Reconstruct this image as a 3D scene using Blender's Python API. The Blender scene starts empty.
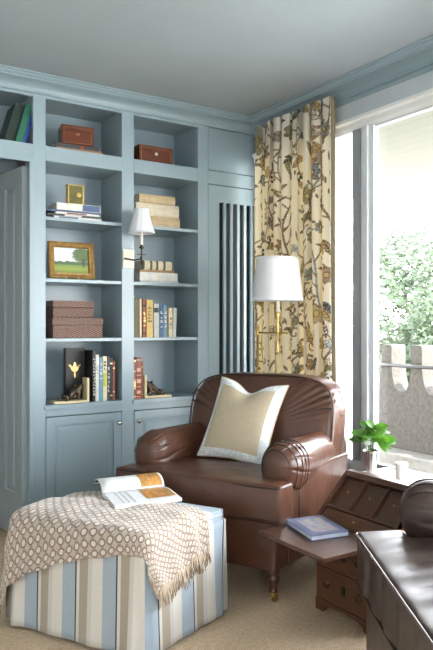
import bpy, bmesh, math, random
import numpy as np
from mathutils import Vector, Matrix
random.seed(7)
S = bpy.context.scene
COL = S.collection
PI = math.pi

# ------------------------------------------------------------------ camera
cd = bpy.data.cameras.new('camera'); cam = bpy.data.objects.new('camera', cd); COL.objects.link(cam)
cd.sensor_fit = 'VERTICAL'; cd.sensor_height = 36; cd.lens = 708/650*36
cd.shift_x = -(330-216.5)/650; cd.clip_start = 0.05; cd.clip_end = 300
cam.location = (0, 0, 1.2); cam.rotation_euler = (PI/2, 0, math.radians(-37.6))
S.camera = cam
# ------------------------------------------------------------------ world, sun, window daylight, exposure
w = bpy.data.worlds.new('world'); S.world = w; w.use_nodes = True
nt = w.node_tree; nt.nodes.clear()
wo = nt.nodes.new('ShaderNodeOutputWorld'); bg = nt.nodes.new('ShaderNodeBackground')
tc = nt.nodes.new('ShaderNodeTexCoord'); sp = nt.nodes.new('ShaderNodeSeparateXYZ'); cr = nt.nodes.new('ShaderNodeValToRGB')
nt.links.new(tc.outputs['Generated'], sp.inputs[0]); nt.links.new(sp.outputs['Z'], cr.inputs[0])
cr.color_ramp.elements[0].position = 0.0; cr.color_ramp.elements[0].color = (1.0, 0.985, 0.96, 1)
cr.color_ramp.elements[1].position = 0.8; cr.color_ramp.elements[1].color = (0.74, 0.85, 1.0, 1)
nt.links.new(cr.outputs[0], bg.inputs[0]); bg.inputs[1].default_value = 12
nt.links.new(bg.outputs[0], wo.inputs[0])
sl = bpy.data.lights.new('sun', 'SUN'); sl.energy = 12; sl.angle = math.radians(2); sl.color = (1, .95, .86)
sun = bpy.data.objects.new('sun', sl); COL.objects.link(sun)
sun.rotation_euler = Vector((0.22, -0.62, 0.95)).to_track_quat('Z', 'Y').to_euler()
def portal(name, loc, rot, sx, sy):
    l = bpy.data.lights.new(name, 'AREA'); l.shape = 'RECTANGLE'; l.size = sx; l.size_y = sy
    l.cycles.is_portal = True
    o = bpy.data.objects.new(name, l); COL.objects.link(o); o.location = loc; o.rotation_euler = rot
portal('window_portal', (2.62, .8, 1.37), (0, PI/2, 0), 1.84, 6.5)
portal('rear_fill_portal', (-.8, -2.62, 1.45), (PI/2, 0, 0), 1.2, 1.7)  # daylight through the unseen window added for front fill
S.view_settings.view_transform = 'Standard'; S.view_settings.look = 'None'
S.view_settings.gamma = 1; S.view_settings.use_curve_mapping = False
S.view_settings.exposure = 0.78

# ------------------------------------------------------------------ materials
MATS = {}
class G:
    """small node graph helper"""
    def __init__(s, name):
        s.m = bpy.data.materials.new(name); s.m.use_nodes = True; s.t = s.m.node_tree; s.t.nodes.clear()
        s.out = s.t.nodes.new('ShaderNodeOutputMaterial')
    def n(s, t, **k):
        x = s.t.nodes.new(t)
        for a, b in k.items(): setattr(x, a, b)
        return x
    def l(s, a, b): s.t.links.new(a, b)
    def put(s, sock, v):
        if hasattr(v, 'is_linked') or isinstance(v, bpy.types.NodeSocket): s.l(v, sock)
        elif isinstance(v, (tuple, list)): sock.default_value = tuple(v) + ((1,) if len(v) == 3 and len(sock.default_value) == 4 else ())
        else: sock.default_value = v
    def ma(s, op, a, b=0.0, c=0.0):
        x = s.n('ShaderNodeMath', operation=op); s.put(x.inputs[0], a); s.put(x.inputs[1], b)
        if op in ('MULTIPLY_ADD', 'SMOOTH_MIN', 'COMPARE'): s.put(x.inputs[2], c)
        return x.outputs[0]
    def mix(s, f, a, b, bt='MIX'):
        x = s.n('ShaderNodeMix', data_type='RGBA', blend_type=bt); s.put(x.inputs[0], f); s.put(x.inputs[6], a); s.put(x.inputs[7], b)
        return x.outputs[2]
    def noise(s, scale, detail=3, rough=.5, vec=None, stretch=None):
        x = s.n('ShaderNodeTexNoise'); x.inputs['Scale'].default_value = scale; x.inputs['Detail'].default_value = detail; x.inputs['Roughness'].default_value = rough
        if vec is None: vec = s.obj()
        if stretch:
            mp = s.n('ShaderNodeMapping'); mp.inputs['Scale'].default_value = stretch; s.l(vec, mp.inputs[0]); vec = mp.outputs[0]
        s.l(vec, x.inputs['Vector']); return x.outputs['Fac']
    def obj(s): return s.n('ShaderNodeTexCoord').outputs['Object']
    def uv(s): return s.n('ShaderNodeTexCoord').outputs['UV']
    def ramp(s, f, els, interp='LINEAR'):
        x = s.n('ShaderNodeValToRGB'); x.color_ramp.interpolation = interp
        e = x.color_ramp.elements
        while len(e) < len(els): e.new(0.5)
        for i, (p, c) in enumerate(els): e[i].position = p; e[i].color = tuple(c) + ((1,) if len(c) == 3 else ())
        s.put(x.inputs[0], f); return x.outputs[0]
    def bump(s, h, strength=.3, dist=.01, normal=None):
        x = s.n('ShaderNodeBump'); x.inputs['Strength'].default_value = strength; x.inputs['Distance'].default_value = dist
        s.put(x.inputs['Height'], h)
        if normal: s.l(normal, x.inputs['Normal'])
        return x.outputs[0]
    def pbr(s, color, rough=.5, metal=0, normal=None, spec=.5, **k):
        p = s.n('ShaderNodeBsdfPrincipled'); s.put(p.inputs['Base Color'], color); s.put(p.inputs['Roughness'], rough)
        p.inputs['Metallic'].default_value = metal; p.inputs['Specular IOR Level'].default_value = spec
        if normal: s.l(normal, p.inputs['Normal'])
        for a, b in k.items(): s.put(p.inputs[a.replace('_', ' ')], b)
        s.l(p.outputs[0], s.out.inputs[0]); return p
def plain(name, c, rough=.5, metal=0, var=.12, scale=14, bump=.05, spec=.5):
    if name in MATS: return MATS[name]
    g = G(name); f = g.noise(scale, 4)
    dk = tuple(x*(1-var) for x in c); lt = tuple(min(1, x*(1+var)) for x in c)
    colr = g.ramp(f, [(.3, dk), (.7, lt)])
    g.pbr(colr, rough, metal, g.bump(g.noise(scale*6, 2), bump, .002), spec)
    MATS[name] = g.m; return g.m
def paint(name, c, rough=.42, spec=.5):
    g = G(name); f = g.noise(3, 3)
    g.pbr(g.ramp(f, [(.3, tuple(x*.96 for x in c)), (.7, tuple(x*1.03 for x in c))]), rough, 0, g.bump(g.noise(90, 2, stretch=(1, 1, .2)), .05, .001), spec)
    MATS[name] = g.m; return g.m
BLUE = paint('blue_paint', (.27, .355, .40), .30)
CEIL = paint('ceiling_paint', (.36, .405, .435), .8, .2)
WALLP = paint('wall_paint', (.62, .67, .70), .7, .3)
WHITE = paint('white_paint', (.80, .80, .78), .4)
HALL = paint('hall_paint', (.42, .44, .44), .7, .3)
DOORP = paint('door_paint', (.34, .40, .42), .3)
DARKSLOT = plain('dark_recess', (.012, .02, .022), .6)
BRASS = plain('brass', (.55, .38, .14), .3, 1, .15, 20)
BRONZE = plain('bronze', (.10, .075, .055), .38, .8, .3, 30)
NICKEL = plain('nickel', (.55, .53, .50), .25, 1, .1)
ALU = plain('pale_aluminium', (.70, .73, .76), .4, .1, .05)
DARKALU = plain('dark_gasket', (.27, .29, .31), .4, 0, .05)
IVORY = plain('ivory', (.80, .76, .66), .5, 0, .05)
PAGES = plain('paper_pages', (.74, .69, .58), .8, 0, .08, 60)
PAPER = plain('white_paper', (.80, .80, .80), .45, 0, .03)
WAX = plain('candle_wax', (.86, .84, .78), .45, 0, .03)
def leather(name, c, c2, rough, cr=160, fold=.0):
    g = G(name)
    f = g.noise(5, 4, .6); col = g.ramp(f, [(.3, c), (.7, c2)])
    v = g.n('ShaderNodeTexVoronoi'); v.inputs['Scale'].default_value = cr; g.l(g.obj(), v.inputs['Vector'])
    b1 = g.bump(v.outputs['Distance'], .10, .0015)
    wr = g.noise(9, 3, .5, stretch=(1, 2.4, 1))
    b2 = g.bump(wr, .35, .012, b1) if fold == 0 else g.bump(g.noise(3.2, 1, .4, stretch=(2.2, .8, 1)), fold, .03, b1)
    g.pbr(col, g.ramp(g.noise(11, 3), [(.3, (rough-.06,)*3), (.7, (rough+.08,)*3)]), 0, b2, .5, Coat_Weight=.15 if fold == 0 else 0.0, Coat_Roughness=.25)
    return g.m
LEATHER = leather('brown_leather', (.070, .028, .015), (.102, .042, .024), .34)
LEATHERD = leather('dark_leather', (.038, .022, .017), (.058, .035, .028), .37, fold=.08)
PIPE = plain('dark_piping', (.035, .014, .009), .35)
PIPEL = plain('glossy_piping', (.12, .085, .07), .18, 0, .1)
FOLDSHADE = plain('fold_shadow_dark', (.02, .01, .008), .6)  # near-black colour for the shade drawn into leather pleats
def wood(name, c, c2, rough=.32, axis=(1, 12, 12)):
    g = G(name)
    f = g.noise(6, 6, .65, stretch=axis); col = g.ramp(f, [(.28, c), (.55, c2), (.8, tuple(x*.7 for x in c))])
    g.pbr(col, rough, 0, g.bump(f, .12, .002), .5); return g.m
WALNUT = wood('walnut_wood', (.042, .018, .010), (.088, .038, .021), .28, (12, 1.4, 12))
WALNUTV = wood('walnut_side', (.055, .022, .011), (.11, .046, .022), .3, (12, 1.4, 12))
MAHOG = wood('mahogany', (.075, .018, .008), (.15, .04, .018), .25)
MAHOGL = wood('inlay_wood', (.20, .07, .025), (.32, .12, .045), .3)
FLOORW = None
# carpet
g = G('sisal_carpet')
o = g.obj(); sp_ = g.n('ShaderNodeSeparateXYZ'); g.l(o, sp_.inputs[0])
sx = g.ma('SINE', g.ma('MULTIPLY', sp_.outputs[0], 420)); sy = g.ma('SINE', g.ma('MULTIPLY', sp_.outputs[1], 420))
wv = g.ma('MULTIPLY', sx, sy)
f = g.ma('MULTIPLY_ADD', wv, .22, g.noise(60, 3))
col = g.ramp(f, [(.2, (.44, .31, .19)), (.5, (.68, .51, .34)), (.8, (.80, .63, .45))])
col = g.mix(.35, col, g.ramp(g.noise(2.5, 3), [(.3, (.62, .46, .31)), (.7, (.74, .575, .40))]))
g.pbr(col, .95, 0, g.bump(wv, .5, .003), .15); CARPET = g.m
# ottoman stripes
g = G('striped_linen')
s_ = g.n('ShaderNodeSeparateXYZ'); g.l(g.uv(), s_.inputs[0])
fr = g.ma('FRACT', g.ma('ADD', g.ma('DIVIDE', s_.outputs[0], .205), 10.0))
cream = (.70, .665, .60); tan = (.42, .36, .285); blue = (.38, .45, .52); navy = (.035, .04, .065); pale = (.60, .575, .54)
col = g.ramp(fr, [(0, cream), (.15, blue), (.47, navy), (.505, cream), (.585, tan), (.80, pale), (.90, cream)], 'CONSTANT')
wv = g.noise(350, 2, stretch=(1, 1, 1)); col = g.mix(.18, col, g.ramp(wv, [(.3, (.3, .28, .25)), (.7, (.9, .88, .84))]), 'MULTIPLY')
g.pbr(col, .85, 0, g.bump(wv, .25, .002), .2, Sheen_Weight=.2); STRIPE = g.m
# throw
g = G('woven_throw_wool')
s_ = g.n('ShaderNodeSeparateXYZ'); g.l(g.uv(), s_.inputs[0])
def cell(o, k): return g.ma('SUBTRACT', g.ma('FRACT', g.ma('ADD', g.ma('DIVIDE', o, k), 20.0)), .5)
K = .035
cx, cy = cell(s_.outputs[0], K), cell(s_.outputs[1], K)
dd = g.ma('SQRT', g.ma('ADD', g.ma('MULTIPLY', cx, cx), g.ma('MULTIPLY', cy, cy)))
ring = g.ma('MULTIPLY', g.ma('GREATER_THAN', dd, .27), g.ma('LESS_THAN', dd, .42))
ax = g.ma('MAXIMUM', g.ma('ABSOLUTE', cx), g.ma('ABSOLUTE', cy)); an = g.ma('MINIMUM', g.ma('ABSOLUTE', cx), g.ma('ABSOLUTE', cy))
cross = g.ma('MULTIPLY', g.ma('GREATER_THAN', ax, .46), g.ma('LESS_THAN', an, .2))
pat = g.ma('MAXIMUM', ring, cross)
col = g.mix(pat, (.56, .475, .40), (.27, .19, .145))
col = g.mix(g.ma('LESS_THAN', dd, .25), col, (.72, .66, .59))
nz = g.noise(220, 2); col = g.mix(.35, col, g.ramp(nz, [(.3, (.55, .5, .45)), (.7, (1, .98, .95))]), 'MULTIPLY')
hgt = g.ma('ADD', g.ma('MULTIPLY', pat, -.7), g.ma('MULTIPLY', nz, .4))
g.pbr(col, .95, 0, g.bump(hgt, .6, .004), .1, Sheen_Weight=.3); THROW = g.m
FRINGE = plain('fringe_yarn', (.47, .37, .275), .9, 0, .25, 60)
# curtain fabric: the printed pattern is a colour attribute
g = G('floral_curtain_linen')
at = g.n('ShaderNodeVertexColor', layer_name='print')
wv = g.noise(500, 2); c_ = g.mix(.2, at.outputs[0], g.ramp(wv, [(.3, (.7, .68, .62)), (.7, (1, 1, 1))]), 'MULTIPLY')
p = g.pbr(c_, .85, 0, g.bump(wv, .15, .001), .15)
tr = g.n('ShaderNodeBsdfTranslucent'); g.l(g.mix(1, c_, (1, .85, .52), 'MULTIPLY'), tr.inputs[0])
mx = g.n('ShaderNodeMixShader'); mx.inputs[0].default_value = .22
g.l(p.outputs[0], mx.inputs[1]); g.l(tr.outputs[0], mx.inputs[2]); g.l(mx.outputs[0], g.out.inputs[0]); CURT = g.m
CURTB = plain('olive_band_fabric', (.24, .20, .12), .8, 0, .1, 200)
def cloth_trans(name, c, amt, transp=0):
    g = G(name); wv = g.noise(400, 2)
    p = g.pbr(g.ramp(wv, [(.3, tuple(x*.94 for x in c)), (.7, c)]), .85, 0, g.bump(wv, .1, .001), .1)
    tr = g.n('ShaderNodeBsdfTranslucent'); tr.inputs[0].default_value = c + (1,)
    mx = g.n('ShaderNodeMixShader'); mx.inputs[0].default_value = amt
    g.l(p.outputs[0], mx.inputs[1]); g.l(tr.outputs[0], mx.inputs[2]); o = mx.outputs[0]
    if transp:
        tp = g.n('ShaderNodeBsdfTransparent'); m2 = g.n('ShaderNodeMixShader'); m2.inputs[0].default_value = transp
        g.l(o, m2.inputs[1]); g.l(tp.outputs[0], m2.inputs[2]); o = m2.outputs[0]
    g.l(o, g.out.inputs[0]); return g.m
SHADE = cloth_trans('lampshade_linen', (.86, .87, .90), .25)
SHEER = cloth_trans('sheer_voile', (.92, .93, .95), .75, .12)
# glass
g = G('window_glass')
tp = g.n('ShaderNodeBsdfTransparent'); gl = g.n('ShaderNodeBsdfGlossy'); gl.inputs['Roughness'].default_value = .02
fz = g.n('ShaderNodeLayerWeight'); mx = g.n('ShaderNodeMixShader')
g.l(g.ma('MULTIPLY_ADD', g.ma('POWER', fz.outputs['Facing'], 5.0), .55, .02), mx.inputs[0]); g.l(tp.outputs[0], mx.inputs[1]); g.l(gl.outputs[0], mx.inputs[2]); g.l(mx.outputs[0], g.out.inputs[0]); GLASS = g.m
CONC = plain('aggregate_concrete', (.10, .091, .080), .9, 0, .22, 30, .3, .2)
CONCW = plain('pale_concrete', (.22, .21, .19), .85, 0, .1, 20, .1, .2)
# soffit: faint boards
g = G('soffit_render')
s_ = g.n('ShaderNodeSeparateXYZ'); g.l(g.obj(), s_.inputs[0])
ln = g.ma('GREATER_THAN', g.ma('FRACT', g.ma('MULTIPLY', s_.outputs[0], 9)), .93)
g.pbr(g.mix(ln, (.22, .21, .18), (.19, .18, .152)), .8, 0, None, .2); SOFF = g.m

# ------------------------------------------------------------------ mesh helpers
class MB:
    def __init__(s): s.v = []; s.f = []; s.uv = {}; s.mi = []
    def add(s, vs, fs, M=None, mi=0):
        b = len(s.v)
        if M is not None: vs = [tuple(M @ Vector(p)) for p in vs]
        s.v += [tuple(p) for p in vs]
        for f in fs: s.f.append(tuple(b+i for i in f)); s.mi.append(mi)
        return s
    def box(s, x0, x1, y0, y1, z0, z1, M=None, mi=0):
        vs = [(x0, y0, z0), (x1, y0, z0), (x1, y1, z0), (x0, y1, z0), (x0, y0, z1), (x1, y0, z1), (x1, y1, z1), (x0, y1, z1)]
        return s.add(vs, [(0, 3, 2, 1), (4, 5, 6, 7), (0, 1, 5, 4), (1, 2, 6, 5), (2, 3, 7, 6), (3, 0, 4, 7)], M, mi)
    def tube(s, pts, r, n=8, closed=False, M=None, caps=True):
        pts = [Vector(p) for p in pts]; m = len(pts); rr = r if isinstance(r, (list, tuple)) else [r]*m
        vs = []; up = Vector((0, 0, 1)); prev = None
        for i, p in enumerate(pts):
            a = pts[i-1] if (i > 0 or closed) else p; b = pts[(i+1) % m] if (i < m-1 or closed) else p
            t = (b-a).normalized()
            if prev is None:
                q = t.orthogonal().normalized() if abs(t.dot(up)) > .99 else t.cross(up).normalized()
            else:
                q = prev - t*prev.dot(t)
                q = q.normalized() if q.length > 1e-6 else t.orthogonal().normalized()
            prev = q; k = t.cross(q)
            for j in range(n):
                c = 2*PI*j/n; vs.append(p + q*math.cos(c)*rr[i] + k*math.sin(c)*rr[i])
        fs = []
        for i in range(m if closed else m-1):
            for j in range(n):
                a = i*n+j; b = i*n+(j+1) % n; c = ((i+1) % m)*n+(j+1) % n; d = ((i+1) % m)*n+j
                fs.append((a, b, c, d))
        if not closed and caps: fs.append(tuple(range(n-1, -1, -1))); fs.append(tuple((m-1)*n+j for j in range(n)))
        return s.add(vs, fs, M)
    def lathe(s, prof, c=(0, 0, 0), n=24, M=None, squash=1):
        vs = []; m = len(prof)
        for r, z in prof:
            for j in range(n):
                a = 2*PI*j/n; vs.append((c[0]+max(r, 1e-4)*math.cos(a), c[1]+max(r, 1e-4)*math.sin(a)*squash, c[2]+z))
        fs = [(i*n+j, i*n+(j+1) % n, (i+1)*n+(j+1) % n, (i+1)*n+j) for i in range(m-1) for j in range(n)]
        fs.append(tuple(range(n-1, -1, -1))); fs.append(tuple((m-1)*n+j for j in range(n)))
        return s.add(vs, fs, M)
    def prism(s, poly, a0, a1, axis='y', M=None):
        """poly of 2D points extruded along axis"""
        def P(p, a): return {'y': (p[0], a, p[1]), 'x': (a, p[0], p[1]), 'z': (p[0], p[1], a)}[axis]
        n = len(poly); vs = [P(p, a0) for p in poly]+[P(p, a1) for p in poly]
        fs = [(i, (i+1) % n, n+(i+1) % n, n+i) for i in range(n)]+[tuple(range(n-1, -1, -1)), tuple(range(n, 2*n))]
        return s.add(vs, fs, M)
    def grid(s, fn, nu, nv, wrapu=False, uvf=None):
        b = len(s.v); s.v += [tuple(fn(i/(nu if wrapu else nu), j/nv)) for i in range(nu+(0 if wrapu else 1)) for j in range(nv+1)]
        W = nv+1; N = nu
        for i in range(N):
            for j in range(nv):
                i2 = (i+1) % nu if wrapu else i+1
                s.f.append((b+i*W+j, b+i2*W+j, b+i2*W+j+1, b+i*W+j+1)); s.mi.append(0)
                if uvf: s.uv[len(s.f)-1] = [uvf(i/N, j/nv), uvf((i+1)/N, j/nv), uvf((i+1)/N, (j+1)/nv), uvf(i/N, (j+1)/nv)]
        return s
    def build(s, name, mat, parent=None, smooth=False, bevel=0, sub=0, solid=0, fix=True, offset=-1):
        me = bpy.data.meshes.new(name); me.from_pydata(s.v, [], s.f)
        if s.uv:
            ul = me.uv_layers.new(name='UVMap')
            for fi, co in s.uv.items():
                p = me.polygons[fi]
                for k, li in enumerate(p.loop_indices): ul.data[li].uv = co[k]
        for m in (mat if isinstance(mat, (list, tuple)) else [mat]): me.materials.append(m)
        for i, p in enumerate(me.polygons): p.material_index = s.mi[i]
        if fix:
            bm = bmesh.new(); bm.from_mesh(me); bmesh.ops.recalc_face_normals(bm, faces=bm.faces); bm.to_mesh(me); bm.free()
        if smooth:
            for p in me.polygons: p.use_smooth = True
        o = bpy.data.objects.new(name, me); COL.objects.link(o)
        if parent: o.parent = parent
        if bevel:
            b = o.modifiers.new('bevel', 'BEVEL'); b.width = bevel; b.segments = 2; b.limit_method = 'ANGLE'; b.angle_limit = .6
        if solid:
            b = o.modifiers.new('solid', 'SOLIDIFY'); b.thickness = solid; b.offset = offset
        if sub:
            b = o.modifiers.new('sub', 'SUBSURF'); b.levels = sub; b.render_levels = sub
        return o
def cage(xs, ys, zs, occ=lambda i, j, k: True, warp=None):
    """outer skin of a block of cells, for subdivision"""
    m = MB(); idx = {}
    def V(i, j, k):
        if (i, j, k) not in idx:
            p = (xs[i], ys[j], zs[k])
            if warp: p = warp(*p)
            idx[(i, j, k)] = len(m.v); m.v.append(tuple(p))
        return idx[(i, j, k)]
    nx, ny, nz = len(xs)-1, len(ys)-1, len(zs)-1
    O = lambda i, j, k: 0 <= i < nx and 0 <= j < ny and 0 <= k < nz and occ(i, j, k)
    for i in range(nx):
        for j in range(ny):
            for k in range(nz):
                if not O(i, j, k): continue
                for (d, q) in (((-1, 0, 0), [(0, 0, 0), (0, 0, 1), (0, 1, 1), (0, 1, 0)]), ((1, 0, 0), [(1, 0, 0), (1, 1, 0), (1, 1, 1), (1, 0, 1)]),
                               ((0, -1, 0), [(0, 0, 0), (1, 0, 0), (1, 0, 1), (0, 0, 1)]), ((0, 1, 0), [(0, 1, 0), (0, 1, 1), (1, 1, 1), (1, 1, 0)]),
                               ((0, 0, -1), [(0, 0, 0), (0, 1, 0), (1, 1, 0), (1, 0, 0)]), ((0, 0, 1), [(0, 0, 1), (1, 0, 1), (1, 1, 1), (0, 1, 1)])):
                    if not O(i+d[0], j+d[1], k+d[2]):
                        m.f.append(tuple(V(i+a, j+b, k+c) for a, b, c in q)); m.mi.append(0)
    return m
def tag(o, label, cat, group=None, kind=None):
    o['label'] = label
    if cat: o['category'] = cat
    if group: o['group'] = group
    if kind: o['kind'] = kind
    return o
def thing(name, label, cat, loc=(0, 0, 0), rz=0, group=None):
    o = bpy.data.objects.new(name, None); COL.objects.link(o); o.empty_display_size = .1
    o.location = loc; o.rotation_euler = (0, 0, rz); return tag(o, label, cat, group)
def struct(o, label=None):
    o['kind'] = 'structure'
    if label: o['label'] = label
    return o
def lerp(a, b, t): return a+(b-a)*t
R = math.radians

# ------------------------------------------------------------------ setting: shell
HC = 2.57; YF = 4.12; XW = 2.54
struct(MB().box(-2.3, XW+.1, -2.7, 6.2, -.08, 0).build('floor', CARPET), 'woven sand coloured sisal carpet')
struct(MB().box(-2.3, XW+.15, -2.7, 6.2, HC, HC+.1).build('ceiling', CEIL), 'plain pale grey ceiling')
struct(MB().box(-2.4, -2.3, -2.7, 4.6, 0, HC).build('wall_left', WALLP))
m = MB()   # rear wall; unseen window behind the camera added as front fill
m.box(-2.3, -1.4, -2.75, -2.6, 0, HC); m.box(-.2, XW, -2.75, -2.6, 0, HC); m.box(-1.4, -.2, -2.75, -2.6, 0, .6); m.box(-1.4, -.2, -2.75, -2.6, 2.3, HC)
struct(m.build('wall_rear', WALLP))
# back wall behind bookcase and the hall beyond the doorway
m = MB(); m.box(1.07, XW+.1, YF+.42, YF+.5, 0, HC); m.box(-2.3, 1.07, YF+.42, YF+.5, 2.16, HC); m.box(-2.3, .02, YF+.02, YF+.5, 0, 2.2)
struct(m.build('wall_back', HALL))
m = MB(); m.box(-1.0, 2.0, 6.1, 6.2, 0, HC); m.box(-1.0, -.9, YF+.5, 6.1, 0, HC); m.box(1.9, 2.0, YF+.5, 6.1, 0, HC)
struct(m.build('wall_hall', HALL))
# window wall
m = MB()
m.box(XW, XW+.14, -2.7, 4.62, 2.35, HC); m.box(XW, XW+.14, -2.7, 4.62, 0, .40)
m.box(XW, XW+.14, 4.02, 4.62, .40, 2.35); m.box(XW, XW+.14, -2.7, -2.45, .40, 2.35)
struct(m.build('wall_right', WHITE))
# crown mouldings: stepped ogee profiles
def crown_prof():   # (out from wall, z)
    pr = [(0, 2.485), (.016, 2.485), (.020, 2.492), (.020, 2.499)]
    for k in range(7):
        a = k/6*PI/2; pr.append((.022+.062*(1-math.cos(a)), 2.500+.036*math.sin(a)))
    pr += [(.088, 2.539), (.088, 2.545), (.098, 2.549), (.104, 2.556), (.104, 2.561), (.118, 2.563), (.118, HC), (0, HC)]
    return pr
cp = crown_prof()
m = MB(); m.prism([(YF-a, z) for a, z in cp], -2.3, XW-.0, 'x'); struct(m.build('trim_1', BLUE), 'blue crown moulding above the bookcase')
m = MB(); m.prism([(XW-a, z) for a, z in cp], -2.6, YF, 'y'); struct(m.build('trim_2', BLUE), 'blue crown moulding above the window')
m = MB(); m.prism([(XW, 2.45), (XW-.022, 2.45), (XW-.034, 2.458), (XW-.036, 2.466), (XW-.026, 2.476), (XW-.022, 2.485), (XW, 2.485)], -2.6, YF, 'y')
struct(m.build('trim_3', BLUE), 'narrow blue picture moulding under the crown')
m = MB(); m.box(XW-.02, XW+.02, -2.6, 4.1, 2.352, 2.45); struct(m.build('trim_4', paint('fascia_paint', (.50, .55, .57), .4)), 'flat pale fascia board over the window')
m = MB(); m.prism([(XW+.01, 2.282), (XW-.02, 2.282), (XW-.03, 2.30), (XW-.034, 2.325), (XW-.046, 2.335), (XW-.046, 2.352), (XW+.01, 2.352)], -2.6, 4.1, 'y')
struct(m.build('trim_5', WHITE), 'white head trim of the window')
# window frame, glass
wn = bpy.data.objects.new('window_1', None); COL.objects.link(wn); struct(wn, 'tall balcony window with aluminium frame')
m = MB()
for y0 in (2.876, 1.25, -.4, -2.05): 
    m.box(XW-.03, XW+.01, y0, y0+.035, .45, 2.285); m.box(XW-.045, XW+.01, y0+.035, y0+.075, .45, 2.285); m.box(XW-.02, XW+.01, y0+.075, y0+.118, .45, 2.285)
m.box(XW-.02, XW+.015, -2.45, 4.02, .40, .455); m.box(XW-.02, XW+.015, -2.45, 4.02, 2.27, 2.35)
m.build('window_frame', ALU, wn, bevel=.003)
m = MB()
for y0 in (2.876, 1.25, -.4): m.box(XW-.028, XW+.01, y0+.119, y0+.179, .45, 2.285)
m.build('frame_gasket', DARKALU, wn)
MB().box(XW+.016, XW+.022, -2.45, 4.02, .45, 2.28).build('window_pane', GLASS, wn)
wn2 = bpy.data.objects.new('fill_window', None); COL.objects.link(wn2); struct(wn2, 'unseen rear window added for front fill')
m = MB()
for x0 in (-1.4, -.83, -.26): m.box(x0, x0+.06, -2.72, -2.64, .6, 2.3)
m.box(-1.4, -.2, -2.72, -2.64, .6, .66); m.box(-1.4, -.2, -2.72, -2.64, 2.24, 2.3); m.box(-1.4, -.2, -2.70, -2.66, 1.45, 1.49)
m.build('window_frame', WHITE, wn2)
# sill ledge
m = MB(); m.box(2.20, XW-.02, 1.9, 2.78, .425, .45); struct(m.build('trim_6', WHITE, bevel=.004), 'deep white window sill')
m = MB(); m.box(2.24, XW, 1.92, 2.76, 0, .425); struct(m.build('trim_7', WHITE), 'white panelled box under the sill')
m = MB(); m.box(XW-.02, XW, -2.6, 4.1, 0, .09); struct(m.build('baseboard_right', WHITE, bevel=.004))

# ------------------------------------------------------------------ built-in bookcase
bc = thing('built_in_bookcase', 'blue painted built-in bookcase wall with cupboards below and open shelves', 'bookcase', (1.64, YF, 0))
OX = -1.64
def bb(m, x0, x1, y0, y1, z0, z1): m.box(x0+OX, x1+OX, y0, y1, z0, z1)
B0, B1, B2, B3 = 1.16, 1.60, 1.675, 2.103; D = .35
m = MB(); T = .022
bb(m, 1.092, B0, 0, T, 0, 2.49); bb(m, B1, B2, 0, T, 0.0, 2.49); bb(m, B3, 2.174, 0, T, 0, 2.49)
for xa, xb in ((-.2, 1.092), (B0, B1), (B2, B3)): bb(m, xa, xb, 0, T, 2.122, 2.206)      # upper rail, over the doorway too
bb(m, B0, B1, 0, T, .684, .725); bb(m, B2, B3, 0, T, .684, .725)
bb(m, B0, B1, 0, T, 0, .09); bb(m, B2, B3, 0, T, 0, .09)
bb(m, -1.0, -.2, 0, T, 0, 2.49)
for xa, xb in ((-.2, 1.092), (B0, B1), (B2, B3)): bb(m, xa, xb, 0, T, 2.47, 2.49)
m.build('face_frame', BLUE, bc, bevel=.0015)
# door casing bead
m = MB(); bb(m, 1.072, 1.092, -.006, .10, 0, 2.104); bb(m, -.2, 1.092, -.006, .012, 2.104, 2.1215)
m.build('casing_bead', BLUE, bc, bevel=.003)
# carcass: sides, backs, tops
m = MB()
for a, b in ((B0, B1), (B2, B3)):
    bb(m, a-.018, a, T, D, .09, 2.49); bb(m, b, b+.018, T, D, .09, 2.49)
    bb(m, a-.018, b+.018, D, D+.012, 0, 2.52)
    bb(m, a-.018, b+.018, T, D, 2.49, 2.505); bb(m, a, b, T, D, 2.19, 2.2062); bb(m, a, b, T, D, 2.122, 2.138)
bb(m, 1.092, 1.11, T, D, 2.2, 2.5); bb(m, -.2, 1.092, D, D+.012, 2.1, 2.52); bb(m, -.2, 1.092, T, D, 2.19, 2.2062); bb(m, -.2, 1.092, T, D, 2.49, 2.505)
m.build('carcass', BLUE, bc)
for z, nm in ((1.812, 'shelf'), (1.463, 'shelf'), (1.124, 'shelf')):
    for a, b in ((B0, B1), (B2, B3)):
        m = MB(); bb(m, a, b, .006, D, z-.020, z); m.build('shelf', BLUE, bc, bevel=.002)
for a, b in ((B0, B1), (B2, B3)):
    m = MB(); bb(m, a-.010, b+.006, -.014, 0, .724, .749); bb(m, a, b, 0, D, .724, .749); m.build('cupboard_top', BLUE, bc, bevel=.002)
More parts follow.
